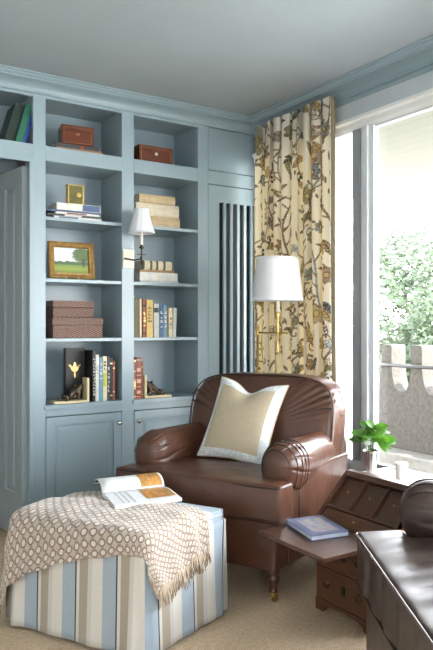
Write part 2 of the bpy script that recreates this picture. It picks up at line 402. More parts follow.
def cupboard(x0, x1, knobx):
    z0, z1 = .09, .682
    x0 += .0025; x1 -= .0025
    m = MB(); st = .048
    bb(m, x0, x0+st, -.002, .02, z0+.003, z1-.003); bb(m, x1-st, x1, -.002, .02, z0+.003, z1-.003)
    bb(m, x0+st, x1-st, -.002, .02, z1-st-.003, z1-.003); bb(m, x0+st, x1-st, -.002, .02, z0+.003, z0+st)
    d_ = m.build('cupboard_door', BLUE, bc, bevel=.0015)
    # raised panel with sloping field
    a0, a1, c0, c1 = x0+st+OX, x1-st+OX, z0+st, z1-st-.003
    q = .03; m = MB()
    vs = [(a0, .012, c0), (a1, .012, c0), (a1, .012, c1), (a0, .012, c1), (a0+.008, .012, c0+.008), (a1-.008, .012, c0+.008), (a1-.008, .012, c1-.008), (a0+.008, .012, c1-.008),
          (a0+q, .001, c0+q), (a1-q, .001, c0+q), (a1-q, .001, c1-q), (a0+q, .001, c1-q)]
    fs = []
    for r in (0, 4):
        for i in range(4): fs.append((r+i, r+(i+1) % 4, r+4+(i+1) % 4, r+4+i))
    fs.append((8, 9, 10, 11)); m.add(vs, fs)
    m.box(a0-.01, a1+.01, .013, .02, c0-.01, c1+.01); m.build('door_panel', BLUE, d_)
    m = MB(); mt = Matrix.Translation((knobx+OX, -.002, .618)) @ Matrix.Rotation(PI/2, 4, 'X')
    m.lathe([(.010, 0), (.010, .003), (.005, .006), (.0045, .014), (.009, .018), (.0135, .023), (.0135, .028), (.009, .032), (0, .033)], M=mt, n=20)
    m.build('knob', NICKEL, d_, smooth=True)
cupboard(B0, B1, B1-.024); cupboard(B2, B3, B2+.022)
# radiator grille panel at the right of the bookcase
m = MB()
a, b = 2.178, XW-.002; 
bb(m, a, b, .004, T, 2.21, 2.484)                          # small upper panel
m.build('upper_panel', BLUE, bc, bevel=.002)
m = MB(); bb(m, 2.174, b, .0, .012, 2.118, 2.204); m.build('panel_rail', BLUE, bc, bevel=.0015)
m = MB(); zt, zb = 2.006, .40
slots = [2.258+.0515*k for k in range(6)]
bb(m, a, 2.258, .003, T, .09, 2.113); x = 2.258
for k, s0 in enumerate(slots):
    e = slots[k+1] if k < 5 else b
    if s0+.032 < e: bb(m, s0+.032, e, .003, T, zb, zt)
bb(m, 2.258, b, .003, T, zt, 2.113); bb(m, 2.258, b, .003, T, .09, zb)
m.build('grille_panel', BLUE, bc)
m = MB(); bb(m, 2.174, b, .05, .06, .05, 2.2); bb(m, 2.165, 2.174, T, .06, .05, 2.2); m.build('grille_backing', DARKSLOT, bc)
m = MB(); bb(m, 2.174, b, -.004, T, 0, .09); m.build('plinth', BLUE, bc)

# ------------------------------------------------------------------ open door in the left doorway
dr = bpy.data.objects.new('door_1', None); COL.objects.link(dr); dr.location = (1.066, YF+.05, 0); dr.rotation_euler = (0, 0, R(8)+PI/2); struct(dr, 'open panelled door leaf seen edge-on at left')
LW, LH = .62, 2.085; m = MB()      # local x along leaf, local +y towards the camera's left
cols = [(.10, .25), (.335, .52)]
m.box(0, .10, -.02, .02, .01, LH); m.box(.25, .335, -.02, .02, .01, LH); m.box(.52, LW, -.02, .02, .01, LH)
for c0, c1 in cols:
    m.box(c0, c1, -.02, .02, .01, .25); m.box(c0, c1, -.02, .02, 1.985, LH)
m.build('door_leaf', DOORP, dr, bevel=.002)
for c0, c1 in cols:
    m = MB(); m.box(c0-.005, c1+.005, -.008, .004, .24, 1.99)
    q = .022; z0, z1 = .25, 1.985
    vs = [(c0+.012, .004, z0+.012), (c1-.012, .004, z0+.012), (c1-.012, .004, z1-.012), (c0+.012, .004, z1-.012),
          (c0+.012+q, .017, z0+.012+q), (c1-.012-q, .017, z0+.012+q), (c1-.012-q, .017, z1-.012-q), (c0+.012+q, .017, z1-.012-q)]
    m.add(vs, [(i, (i+1) % 4, 4+(i+1) % 4, 4+i) for i in range(4)]+[(4, 5, 6, 7)])
    m.build('door_panel', DOORP, dr)

# ------------------------------------------------------------------ books
def bmat(key, c, rough=.5): return plain('cover_'+key, c, rough, 0, .14, 25)
def book(label, th, h, dp, mat, group=None, pages=PAGES, bands=None, bandmat=None, spine_round=0, name='book', hub=False):
    """standing book: thickness x, depth y (spine at y=0), height z"""
    t = thing(name, label, 'book', group=group)
    c = .0022
    m = MB()
    m.box(0, c, 0.002, dp, 0, h); m.box(th-c, th, .002, dp, 0, h)
    n = 6; pr_ = []
    for k in range(n+1):
        a = PI*k/n; pr_.append((th/2-th/2*math.cos(a), .004-spine_round*math.sin(a)))
    pr_ += [(th, .008), (0, .008)]
    m.prism([(p[0], p[1]) for p in pr_], 0, h, 'z'); m.build('cover', mat, t)
    MB().box(c, th-c, .008, dp-.004, .003, h-.003).build('page_block', pages, t)
    if bands:
        m = MB()
        for z0, z1 in bands:
            e = .0016 if hub else .0006
            pl = [(th/2-(th/2+e*.4)*math.cos(PI*k/n), .004-(spine_round+e)*math.sin(PI*k/n)-e) for k in range(n+1)]
            m.prism(pl+[(th, .006), (0, .006)], z0*h, z1*h, 'z')
        m.build('spine_band', bandmat, t)
    return t
def stand(t, x, y, z, lean=0): t.location = (x, y, z); t.rotation_euler = (0, lean, 0)
def flat(t, x, y, ztop, rz=0):
    """lying on its side, spine to the front; x = left end, ztop = upper face"""
    t.rotation_mode = 'XYZ'; t.rotation_euler = (0, PI/2, rz); t.location = (x, y, ztop)
C = {k: bmat(k, *v) for k, v in dict(
    green=((.006, .12, .065),), dgreen=((.003, .02, .014),), rblue=((.01, .05, .30),), red=((.30, .03, .02),), tan=((.33, .20, .10),), black=((.009, .009, .010), .5),
    white=((.62, .61, .58),), navy=((.05, .09, .2),), teal=((.06, .33, .42),), sky=((.13, .27, .36),), blue=((.05, .10, .22),), yellow=((.62, .43, .14),), cream=((.70, .62, .42),),
    rust=((.22, .055, .02),), leatherred=((.19, .03, .015), .35), vellum=((.50, .38, .22),), vellum2=((.60, .53, .40),), olive=((.10, .09, .035),), brown=((.09, .045, .025),), grey=((.45, .46, .44),), charcoal=((.035, .04, .045),), orange=((.50, .17, .05),)).items()}
GOLD = plain('gold_tooling', (.72, .50, .18), .3, .8, .1)
WMARK = plain('white_lettering', (.82, .82, .80), .5)
DMARK = plain('dark_lettering', (.06, .055, .05), .5)
Z1, Z2, Z3, Z0, ZN = 1.812, 1.463, 1.124, .749, 2.206
def dup(root, label=None):
    r = root.copy(); COL.objects.link(r)
    if label: r['label'] = label
    for ch in list(root.children):
        c = ch.copy(); COL.objects.link(c); c.parent = r
        for q in ch.children: d = q.copy(); COL.objects.link(d); d.parent = c
    return r
# niche over the doorway
t = book('thick green book leaning in the niche over the doorway', .036, .235, .17, C['green'], 'leaning books over the doorway', pages=C['dgreen']); stand(t, 1.005, YF+.03, ZN, R(15))
t = book('thin royal blue book leaning in the niche over the doorway', .018, .215, .16, C['rblue'], 'leaning books over the doorway', pages=C['rblue']); stand(t, 1.043, YF+.032, ZN, R(15))
t = book('dark green book leaning furthest left in the niche over the doorway', .05, .235, .19, C['dgreen'], 'leaning books over the doorway', pages=C['dgreen']); stand(t, .953, YF+.05, ZN, R(15))
# left bay upper niche: two flat books and a mahogany box
g1 = 'flat books under the mahogany box'
t = book('grey-brown book lying under the mahogany box, lowest of the stack', .020, .26, .19, C['tan'], g1); flat(t, 1.235, YF+.05, ZN+.020, R(-4))
t = book('dark red book with white squares lying directly under the mahogany box', .022, .25, .18, C['charcoal'], g1, bands=[(.58, .66)], bandmat=C['red']); flat(t, 1.225, YF+.052, ZN+.0425, R(-3))
def box_thing(name, label, cat, x, y, z, rz, wx, dy, hz, mat, inlay=True, lidh=.3):
    t = thing(name, label, cat, (x, y, z), rz)
    o = MB().box(0, wx, 0, dy, .004, hz*(1-lidh)).build('box_body', mat, t, bevel=.002)
    MB().box(-.001, wx+.001, -.001, dy, hz*(1-lidh)+.0008, hz).build('lid', mat, t, bevel=.003)
    if inlay:
        m = MB(); q = .012
        for a0, a1, c0, c1 in ((q, wx-q, q, q+.003), (q, wx-q, hz-q-.003, hz-q), (q, q+.003, q, hz-q), (wx-q-.003, wx-q, q, hz-q)): m.box(a0, a1, -.0022, 0.001, c0, c1)
        m.box(wx/2-.012, wx/2+.012, -.0024, .001, hz*.5, hz*.62); m.build('inlay', MAHOGL, t)
        m = MB(); m.tube([(wx/2, -.004, hz*.56), (wx/2, 0, hz*.56)], .005, 10); m.build('escutcheon', BRASS, t)
    for a, b in ((.006, .006), (wx-.016, .006), (.006, dy-.016), (wx-.016, dy-.016)): MB().box(a, a+.01, b, b+.01, 0, .005).build('foot', mat, t)
    return t
box_thing('mahogany_box', 'mahogany box with inlaid front standing on two books, top left niche', 'box', 1.268, YF+.07, ZN+.043, R(-8), .18, .13, .115, MAHOG)
b2 = box_thing('tea_caddy_box', 'low dark mahogany box with ivory keyhole in the top right niche', 'box', 1.742, YF+.08, ZN, R(0), .222, .13, .118, MAHOG)
m = MB(); m.lathe([(.009, 0), (.009, .003), (0, .004)], M=Matrix.Translation((.111, -.002, .070)) @ Matrix.Rotation(PI/2, 4, 'X')); m.build('ivory_keyhole', IVORY, b2)
# left bay, shelf one: stack and small brass clock
g1 = 'flat books under the small brass clock'
z = Z1; 
for lab, th, h, dp, mt, x, y, bd, bm in (
    ('thin white book lying lowest under the brass clock', .012, .27, .2, 'white', 1.215, .03, [(.1, .5)], 'navy'),
    ('black book with white edge lying second from the bottom under the clock', .013, .30, .21, 'charcoal', 1.185, .035, [(.30, .62)], 'white'),
    ('slim book with reddish spine third from the bottom under the clock', .012, .25, .2, 'white', 1.225, .035, [(.25, .7)], 'leatherred'),
    ('wide dark blue book lying second from the top under the clock', .010, .31, .21, 'navy', 1.18, .04, None, None),
    ('thick white book with blue spine end directly under the brass clock', .040, .25, .2, 'white', 1.23, .03, [(.58, .98)], 'blue')):
    t = book(lab, th, h, dp, C[mt], g1, bands=bd, bandmat=C[bm] if bm else None); z += th+.0004; flat(t, x, YF+y, z, R(-2))
ck = thing('carriage_clock', 'small square olive-gold brass clock standing on stack of books', 'clock', (1.30, YF+.07, z), R(-6))
ck.scale = (1.15, 1, 1.22)
m = MB(); m.box(0, .085, 0, .055, 0, .008); m.box(.0, .085, 0, .055, .092, .098)
for a, b in ((.002, .002), (.075, .002), (.002, .045), (.075, .045)): m.box(a, a+.008, b, b+.008, .008, .092)
m.build('clock_frame', BRASS, ck, bevel=.001)
MB().box(.009, .076, .004, .05, .008, .092).build('clock_face', plain('aged_brass_panel', (.12, .11, .035), .35, .5, .25, 40), ck)
m = MB(); m.lathe([(.012, 0), (.012, .003), (.006, .006), (0, .006)], M=Matrix.Translation((.058, .003, .05)) @ Matrix.Rotation(PI/2, 4, 'X')); m.build('dial_boss', GOLD, ck)
# left bay, shelf two: painting on easel
pt = thing('framed_landscape_painting', 'small gilt framed landscape painting leaning on shelf', 'painting', (1.196, YF+.055, Z2+.008), R(-3))
tilt = Matrix.Rotation(R(-9), 4, 'X'); fw, fh, fb = .258, .216, .034
m = MB()
out = [(0, 0), (fw, 0), (fw, fh), (0, fh)]
lev = [(0, .016), (0, 0), (.010, -.006), (.022, .002), (.030, -.001), (fb, .010)]
vs = []; 
for ins, y in lev:
    for (x, z_) in out: vs.append((x+(ins if x == 0 else -ins), y, z_+(ins if z_ == 0 else -ins)))
fs = [(4*k+i, 4*k+(i+1) % 4, 4*k+4+(i+1) % 4, 4*k+4+i) for k in range(len(lev)-1) for i in range(4)]
m.add(vs, fs, tilt); m.build('picture_frame', plain('gilt_wood', (.36, .21, .07), .38, .35, .25, 40), pt)
g = G('landscape_paint')
s_ = g.n('ShaderNodeSeparateXYZ'); g.l(g.uv(), s_.inputs[0]); u_, v_ = s_.outputs[0], s_.outputs[1]
nz = g.noise(9, 5, .6, vec=g.uv()); nf = g.noise(30, 4, .7, vec=g.uv())
sky = g.ramp(v_, [(.4, (.80, .82, .78)), (1, (.55, .66, .76))])
sky = g.mix(g.ma('GREATER_THAN', nz, .52), sky, (.88, .88, .84))
fld = g.ramp(g.ma('ADD', v_, g.ma('MULTIPLY', nf, .1)), [(.0, (.10, .17, .03)), (.22, (.28, .34, .07)), (.40, (.16, .26, .07))])
base = g.mix(g.ma('GREATER_THAN', v_, .34), fld, sky)
hed = g.ma('LESS_THAN', v_, g.ma('ADD', .33, g.ma('MULTIPLY', nz, .26))); hed = g.ma('MULTIPLY', hed, g.ma('GREATER_THAN', v_, .33))
base = g.mix(hed, base, (.08, .14, .07))
dx = g.ma('SUBTRACT', u_, .83); dy_ = g.ma('SUBTRACT', v_, .72)
dist = g.ma('SQRT', g.ma('ADD', g.ma('MULTIPLY', dx, dx), g.ma('MULTIPLY', dy_, dy_)))
tre = g.ma('LESS_THAN', g.ma('ADD', dist, g.ma('MULTIPLY', g.ma('SUBTRACT', nf, .5), .55)), .30)
base = g.mix(tre, base, g.ramp(nf, [(.4, (.05, .10, .04)), (.6, (.16, .22, .09))]))
tk = g.ma('MULTIPLY', g.ma('LESS_THAN', g.ma('ABSOLUTE', g.ma('SUBTRACT', u_, .85)), .02), g.ma('MULTIPLY', g.ma('LESS_THAN', v_, .6), g.ma('GREATER_THAN', v_, .25)))
base = g.mix(tk, base, (.05, .035, .02)); g.pbr(base, .4)
m = MB(); q = fb-.002
m.add([(q, .0105, q), (fw-q, .0105, q), (fw-q, .0105, fh-q), (q, .0105, fh-q)], [(0, 1, 2, 3)], tilt); m.uv[0] = [(0, 0), (1, 0), (1, 1), (0, 1)]
m.build('canvas', g.m, pt, fix=False)
MB().box(.004, fw-.004, .013, .018, .004, fh-.004, tilt).build('backing_board', C['brown'], pt)
es = thing('picture_easel', 'small wire easel holding the landscape painting upright', 'easel', (1.318, YF+.05, Z2))
m = MB(); 
for s in (-1, 1): m.tube([(s*.035, -.022, .004), (s*.035, -.022, .014), (s*.035, -.012, .005), (s*.035, .04, .005), (s*.02, .052, .13)], .0028, 6)
m.tube([(-.035, .03, .005), (.035, .03, .005)], .0028, 6); m.tube([(0, .056, .13), (0, .11, .004)], .0028, 6); m.tube([(-.02, .052, .13), (.02, .052, .13)], .0028, 6)
m.build('easel_wire', plain('pale_wire', (.62, .6, .55), .3, .5), es)
# left bay, shelf three: wicker boxes
g = G('woven_rattan')
o = g.uv(); s_ = g.n('ShaderNodeSeparateXYZ'); g.l(o, s_.inputs[0])
a = g.ma('SINE', g.ma('MULTIPLY', s_.outputs[0], 520)); 
ph = g.ma('MULTIPLY', g.ma('GREATER_THAN', g.ma('SINE', g.ma('MULTIPLY', s_.outputs[0], 260)), 0), PI)
b = g.ma('SINE', g.ma('ADD', g.ma('MULTIPLY', s_.outputs[1], 560), ph))
h_ = g.ma('MULTIPLY_ADD', b, .35, g.ma('MULTIPLY_ADD', g.ma('ABSOLUTE', a), .3, g.ma('MULTIPLY', g.noise(90, 2), .5)))
g.pbr(g.ramp(h_, [(.05, (.045, .022, .017)), (.45, (.16, .09, .07)), (.85, (.36, .24, .19))]), .6, 0, g.bump(h_, .6, .004)); RATTAN = g.m
def uvbox(m, x0, x1, y0, y1, z0, z1):
    b = len(m.f); m.box(x0, x1, y0, y1, z0, z1)
    for k in range(6):
        f = m.f[b+k]; P = [m.v[i] for i in f]
        nrm = (Vector(P[1])-Vector(P[0])).cross(Vector(P[2])-Vector(P[1])); ax = max(range(3), key=lambda i: abs(nrm[i]))
        m.uv[b+k] = [{0: (p[1], p[2]), 1: (p[0], p[2]), 2: (p[0], p[1])}[ax] for p in P]
def wicker(label, x, y, z, wx, dy, hz, lid, rz):
    t = thing('wicker_box', label, 'basket', (x, y, z), rz, 'lidded wicker boxes on the shelf')
    m = MB(); uvbox(m, .003, wx-.003, .003, dy-.003, 0, hz-lid-.001); m.build('box_body', RATTAN, t, bevel=.004, fix=False)
    m = MB(); uvbox(m, 0, wx, 0, dy, hz-lid, hz); m.build('lid', RATTAN, t, bevel=.004, fix=False)
wicker('larger brown wicker box under the smaller one', 1.205, YF+.03, Z3, .29, .23, .118, .042, R(-2))
wicker('smaller brown wicker box on top of the larger one', 1.215, YF+.06, Z3+.119, .245, .2, .098, .04, R(2))
# left bay, cupboard top: bookend, big black book, upright books
def bookend(label, x, y, flip, bx):
    t = thing('bookend', label, 'bookend', (x, y, Z0), 0, 'bronze figure bookends')
    s = -1 if flip else 1       # upright slab at origin, base extends to s*bx
    m = MB(); m.box(min(0, s*bx), max(0, s*bx), 0, .10, 0, .013); m.build('base_slab', plain('cream_stone', (.66, .55, .34), .5, 0, .12), t, bevel=.002)
    m = MB(); m.box(min(0, -s*.014), max(0, -s*.014), 0, .08, 0, .142); m.build('upright_slab', MATS['cream_stone'], t, bevel=.002)
    # crouching bronze frog-like figure: one skinned body
    me = bpy.data.meshes.new('bronze_figure'); bm = bmesh.new(); L = bm.verts.layers.skin.verify()
    P = [((.085, .05, .035), .020), ((.06, .05, .05), .024), ((.035, .05, .075), .019), ((.018, .05, .095), .014), ((.012, .045, .105), .008),
         ((.095, .035, .03), .012), ((.115, .025, .045), .009), ((.10, .02, .018), .007), ((.125, .018, .018), .006),
         ((.095, .068, .03), .012), ((.118, .078, .045), .009), ((.10, .082, .018), .007),
         ((.035, .032, .055), .010), ((.045, .022, .03), .007), ((.03, .018, .018), .006), ((.035, .07, .055), .010), ((.045, .08, .03), .007), ((.03, .085, .018), .006),
         ((.10, .05, .02), .010), ((.135, .052, .018), .006), ((.155, .045, .02), .004), ((.05, .05, .09), .007), ((.058, .05, .105), .004)]
    E_ = [(0, 1), (1, 2), (2, 3), (3, 4), (0, 5), (5, 6), (6, 7), (7, 8), (0, 9), (9, 10), (10, 11), (2, 12), (12, 13), (13, 14), (2, 15), (15, 16), (16, 17), (0, 18), (18, 19), (19, 20), (2, 21), (21, 22)]
    V = []
    for i, (p, r) in enumerate(P):
        v = bm.verts.new((s*p[0], p[1], p[2])); v[L].radius = (r, r); v[L].use_root = (i == 0); V.append(v)
    for a, b in E_: bm.edges.new((V[a], V[b]))
    bm.to_mesh(me); bm.free(); me.materials.append(BRONZE)
    o = bpy.data.objects.new('bronze_figure', me); COL.objects.link(o); o.parent = t
    o.modifiers.new('skin', 'SKIN').use_smooth_shade = True; k = o.modifiers.new('sub', 'SUBSURF'); k.levels = k.render_levels = 2
    return t
bookend('bronze figure bookend on cream base, left bay beside the black book', 1.398, YF+.02, True, .185)
t = book('large black book with gold emblem turned cover forward', .026, .315, .12, C['black'], pages=C['black']); t.rotation_euler = (0, 0, R(90)-R(2)); t.location = (1.402, YF+.155, Z0)
t.rotation_euler = (0, 0, R(-90)); t.location = (1.312, YF+.185, Z0)
m = MB()   # emblem: three gold leaves and a stem, on the face towards the room (local x = +th)
def leaf2(cx_, cz_, l, w_, a, x):
    pts = []
    for k in range(10):
        f = 2*PI*k/10; px = math.cos(f)*l/2; pz = math.sin(f)*w_/2*(1-.3*math.cos(f)); pts.append((x, cx_+px*math.cos(a)-pz*math.sin(a), cz_+px*math.sin(a)+pz*math.cos(a)))
    b = len(m.v); m.v += pts; m.f.append(tuple(range(b, b+10))); m.mi.append(0)
for cx_, cz_, l, w_, a in ((.06, .20, .06, .018, PI/2), (.043, .195, .05, .015, PI/2+.55), (.077, .195, .05, .015, PI/2-.55), (.06, .16, .05, .006, PI/2), (.035, .205, .03, .01, 2.4), (.085, .205, .03, .01, .8)): leaf2(cx_, cz_, l, w_, a, .0268)
m.build('gold_emblem', GOLD, t)
gu = 'upright books in the lower left bay'
def letters(t, th, z0, z1, mat, n=9, wfrac=.5):
    m = MB(); rr = random.Random(int(th*1e5)+n)
    for k in range(n):
        zz = lerp(z0, z1, k/n); hh = (z1-z0)/n*.62; w_ = th*wfrac*rr.uniform(.7, 1)
        x0 = th/2-w_/2; m.box(x0, x0+w_, -.0035, .001, zz, zz+hh*.28)
        if rr.random() < .7: m.box(x0, x0+w_*.3, -.0035, .001, zz, zz+hh)
        if rr.random() < .5: m.box(x0+w_*.7, x0+w_, -.0035, .001, zz, zz+hh)
    m.build('spine_lettering', mat, t)
x = 1.404
def row(x, y, z, items, group):
    for lab, th, h, mt, bd, bm, lt, gap in items:
        t = book(lab, th, h, .15, C[mt], group, bands=bd, bandmat=bm, spine_round=.002)
        if lt: letters(t, th, h*lt[0], h*lt[1], lt[2], lt[3])
        stand(t, x, YF+y, z); x += th+.0012+gap
    return x
row(1.436, .035, Z0, (
    ('black book with white lettering down its spine', .017, .300, 'black', None, None, (.12, .88, WMARK, 12), 0),
    ('white-spined book beside the black lettered one', .020, .275, 'white', None, None, (.6, .8, DMARK, 3), 0),
    ('bright blue book in the lower left bay', .022, .262, 'sky', [(.0, .12)], C['teal'], (.5, .9, WMARK, 4), 0),
    ('book with yellow and green spine in the lower left bay', .024, .265, 'cream', [(.32, .62)], bmat('lime', (.42, .45, .04)), (.7, .92, DMARK, 3), 0),
    ('slim black book right of the yellow and green spine', .016, .262, 'charcoal', None, None, (.2, .8, WMARK, 6), 0),
    ('black book with gold lines near the end of the row', .016, .255, 'black', [(.1, .13), (.85, .88)], GOLD, None, 0),
    ('short brown book at the right end of the lower left row', .014, .235, 'rust', [(.2, .23), (.8, .83)], GOLD, None, 0)), gu)
# right bay shelf one: three old vellum volumes
g1 = 'stack of old parchment bound volumes'
SC = plain('faded_script', (.25, .17, .10), .6)
def scribbles(t, th, h, n, seed):
    rr = random.Random(seed); m = MB()
    for k in range(n):
        zc = rr.uniform(.12, .88)*h; a = rr.uniform(0, 6); r0 = th*rr.uniform(.15, .32)
        m.tube([(th/2+r0*math.cos(a+q*.9)*.9, -.0025, zc+r0*1.2*math.sin(a+q*1.3)) for q in range(6)], .0011, 4)
    m.build('spine_script', SC, t)
z = Z1
for lab, th, h, dp, mt, xx, rz in (
    ('lowest old parchment volume of the stack, browned and marbled', .068, .278, .2, 'vellum', 1.722, 0),
    ('middle parchment volume of the stack, palest with script on spine', .076, .285, .21, 'vellum2', 1.708, 0),
    ('topmost parchment volume of the stack, golden tan and shorter', .054, .235, .18, 'vellum', 1.728, -2)):
    t = book(lab, th, h, dp, C[mt], g1, spine_round=.008); z += th+.0005; flat(t, xx, YF+.05, z, R(rz)); scribbles(t, th, h, 12 if mt == 'vellum' else 5, int(th*1000))
# right bay shelf two: stack
g1 = 'stack of flat books in the right bay'; z = Z2
for lab, th, h, dp, mt, bd, bm, xx, hub in (
    ('thin white book lowest in the right bay stack', .014, .255, .2, 'white', [(.03, .97)], C['grey'], 1.735, 0),
    ('thick white book with a small gilt mark on its spine', .050, .252, .2, 'white', [(.48, .53)], C['cream'], 1.732, 0),
    ('thin orange-tan book under the ribbed leather volume', .014, .225, .19, 'tan', None, None, 1.735, 0),
    ('olive leather volume with broad cream ribs topping the stack', .056, .200, .17, 'olive', [(.05, .22), (.30, .42), (.50, .66), (.74, .95)], C['vellum2'], 1.75, 1)):
    t = book(lab, th, h, dp, C[mt], g1, bands=bd, bandmat=bm, spine_round=.010 if hub else .002, hub=bool(hub)); z += th+.0005; flat(t, xx, YF+.045, z, 0)
# right bay shelf three: row
g1 = 'upright books on the right bay shelf'
xe = row(1.679, .03, Z3, (
    ('thick dark olive book at the left end of the right shelf', .045, .240, 'olive', None, None, None, 0),
    ('narrow cream-spined book beside the dark olive one', .012, .238, 'cream', None, None, None, .004),
    ('red-brown book with dark spine bands on the right shelf', .024, .235, 'rust', [(.08, .13), (.80, .86)], C['black'], (.3, .7, GOLD, 4), .002),
    ('broad yellow-spined book on the right shelf', .042, .232, 'yellow', None, None, (.4, .85, DMARK, 5), .003), 
    ('white book with a dark green square on its spine', .036, .208, 'grey', [(.74, .88)], C['dgreen'], None, .001),
    ('mid blue book beside the white one with green square', .024, .205, 'blue', None, None, (.3, .85, WMARK, 4), 0),
    ('light blue book in the right shelf row', .026, .205, 'sky', None, None, (.3, .85, WMARK, 4), .001),
    ('slim brown-grey book right of the light blue one', .010, .185, 'tan', None, None, None, 0),
    ('cream book second from the right end of the row', .022, .184, 'cream', None, None, (.3, .7, DMARK, 4), 0)), g1)
t = book('off-white book leaning slightly at the right end of the row', .024, .185, .15, C['grey'], g1); stand(t, xe, YF+.03, Z3, R(2))
# right bay cupboard top: red leather books
g1 = 'gilt red leather books on the cupboard top'
row(1.679, .03, Z0, (
    ('gilt red leather book at the left end of the lower right bay', .024, .245, 'leatherred', [(.04, .07), (.24, .26), (.28, .44), (.46, .48), (.68, .70), (.93, .96)], GOLD, None, 0),
    ('middle red leather book with pinkish gilt spine panels', .030, .250, 'leatherred', [(.04, .06), (.12, .2), (.28, .3), (.38, .48), (.56, .58), (.66, .75), (.93, .96)], bmat('pinkgilt', (.60, .36, .25)), None, 0),
    ('slim dark red book touching the right bay bookend', .012, .225, 'rust', [(.1, .12), (.85, .87)], GOLD, None, 0)), g1)
bookend('bronze figure bookend on cream base, right bay beside red leather books', 1.766, YF+.02, False, .165)

# ------------------------------------------------------------------ wall sconce
sc = thing('wall_sconce', 'bronze wall sconce with pleated white shade between the bays', 'wall lamp', (1.638, YF, 1.60))
MB().box(-.036, .034, -.014, 0, -.060, .055).build('backplate', IVORY, sc, bevel=.003)
m = MB(); m.tube([(-.03, -.018, -.002), (0, -.022, -.006), (.02, -.05, -.012), (.034, -.10, -.008), (.037, -.115, .01)], .0045, 8)
m.tube([(.037, -.115, -.03), (.037, -.115, .065)], .0055, 8); m.lathe([(.002, 0), (.012, .004), (.016, .01), (.008, .016), (.007, .03)], (.037, -.115, .05), 12)
m.tube([(.01, -.115, .018), (.064, -.115, .018)], .003, 6); m.lathe([(0, -.012), (.007, -.008), (.007, 0), (.003, .004)], (.037, -.115, -.03), 10)
m.build('sconce_arm', BRONZE, sc, smooth=True)
m = MB(); m.tube([(.037, -.115, .075), (.037, -.115, .20)], .008, 10); m.build('candle_sleeve', IVORY, sc)
def shade(t, c, rb, rt, h, n, ribs, mat, nm='lamp_shade'):
    m = MB()
    def fn(u, v):
        a = 2*PI*u; k = 1 + (.0 if not ribs else .035*abs(math.sin(a*ribs/2)) - .02)
        fl = (1-v)**1.35 if ribs else (1-v)
        r = (rt+(rb-rt)*fl)*k; return (c[0]+r*math.cos(a), c[1]+r*math.sin(a), c[2]+h*v)
    m.grid(fn, n, 12, wrapu=True); o = m.build(nm, mat, t, smooth=True, solid=.0015)
    m = MB(); 
    for rr_, zz in ((rb, 0), (rt, h)): m.tube([(c[0]+rr_*math.cos(2*PI*k/32), c[1]+rr_*math.sin(2*PI*k/32), c[2]+zz) for k in range(32)], .0022, 6, closed=True)
    m.build('shade_rim', mat, o); return o
shade(sc, (.037, -.115, .145), .078, .042, .142, 96, 12, SHADE)

# ------------------------------------------------------------------ floor lamp behind the chair
fl = thing('floor_lamp', 'brass floor lamp with white drum shade behind the leather armchair', 'lamp', (2.225, 3.475, 0))
px, py = -.012, .10; stx, sty = .015, -.075
m = MB(); m.lathe([(.10, 0), (.10, .012), (.09, .02), (.02, .028), (.012, .05), (.009, .06)], (px-.0, py, 0), 28); m.build('lamp_base', BRASS, fl, smooth=False)
m = MB(); m.tube([(px, py, .03), (px, py, 1.185)], .0075, 10); m.lathe([(0, .0), (.009, .003), (.011, .01), (.005, .018), (0, .022)], (px, py, 1.18), 12); m.build('lamp_pole', BRASS, fl, smooth=True)
ex, ey = stx+(stx-px)*.42, sty+(sty-py)*.42
m = MB(); m.tube([(px, py, 1.155), (stx, sty, 1.155), (ex, ey, 1.155)], .006, 8); m.lathe([(0, -.009), (.01, -.005), (.01, .005), (0, .009)], (ex, ey, 1.155), 10)
m.lathe([(.009, -.02), (.012, -.012), (.012, .012), (.009, .02)], (px, py, 1.155), 10); m.build('swing_arm', BRASS, fl, smooth=True)
m = MB(); m.lathe([(0, 0), (.006, .004), (.009, .02), (.006, .04), (.0055, .10), (.011, .115), (.012, .13), (.007, .145), (.007, .2), (.013, .215), (.014, .24), (.009, .25)], (stx, sty, 1.03), 14)
m.build('lamp_stem', BRASS, fl, smooth=True); m = MB(); m.tube([(stx, sty, 1.39), (stx, sty, 1.615)], .003, 6); m.lathe([(.003, 0), (.008, .004), (.009, .012), (.003, .02), (0, .024)], (stx, sty, 1.598), 10); m.build('finial', BRASS, fl, smooth=True)
m = MB(); m.tube([(stx, sty, 1.275), (stx, sty, 1.40)], .0115, 14); m.build('candle_sleeve', IVORY, fl, smooth=True)
shade(fl, (stx, sty, 1.340), .148, .118, .245, 64, 0, SHADE)
m = MB(); 
for k in range(3): a = 2*PI*k/3+.5; m.tube([(stx, sty, 1.583), (stx+.117*math.cos(a), sty+.117*math.sin(a), 1.583)], .002, 5)
m.build('shade_spider', BRASS, fl)

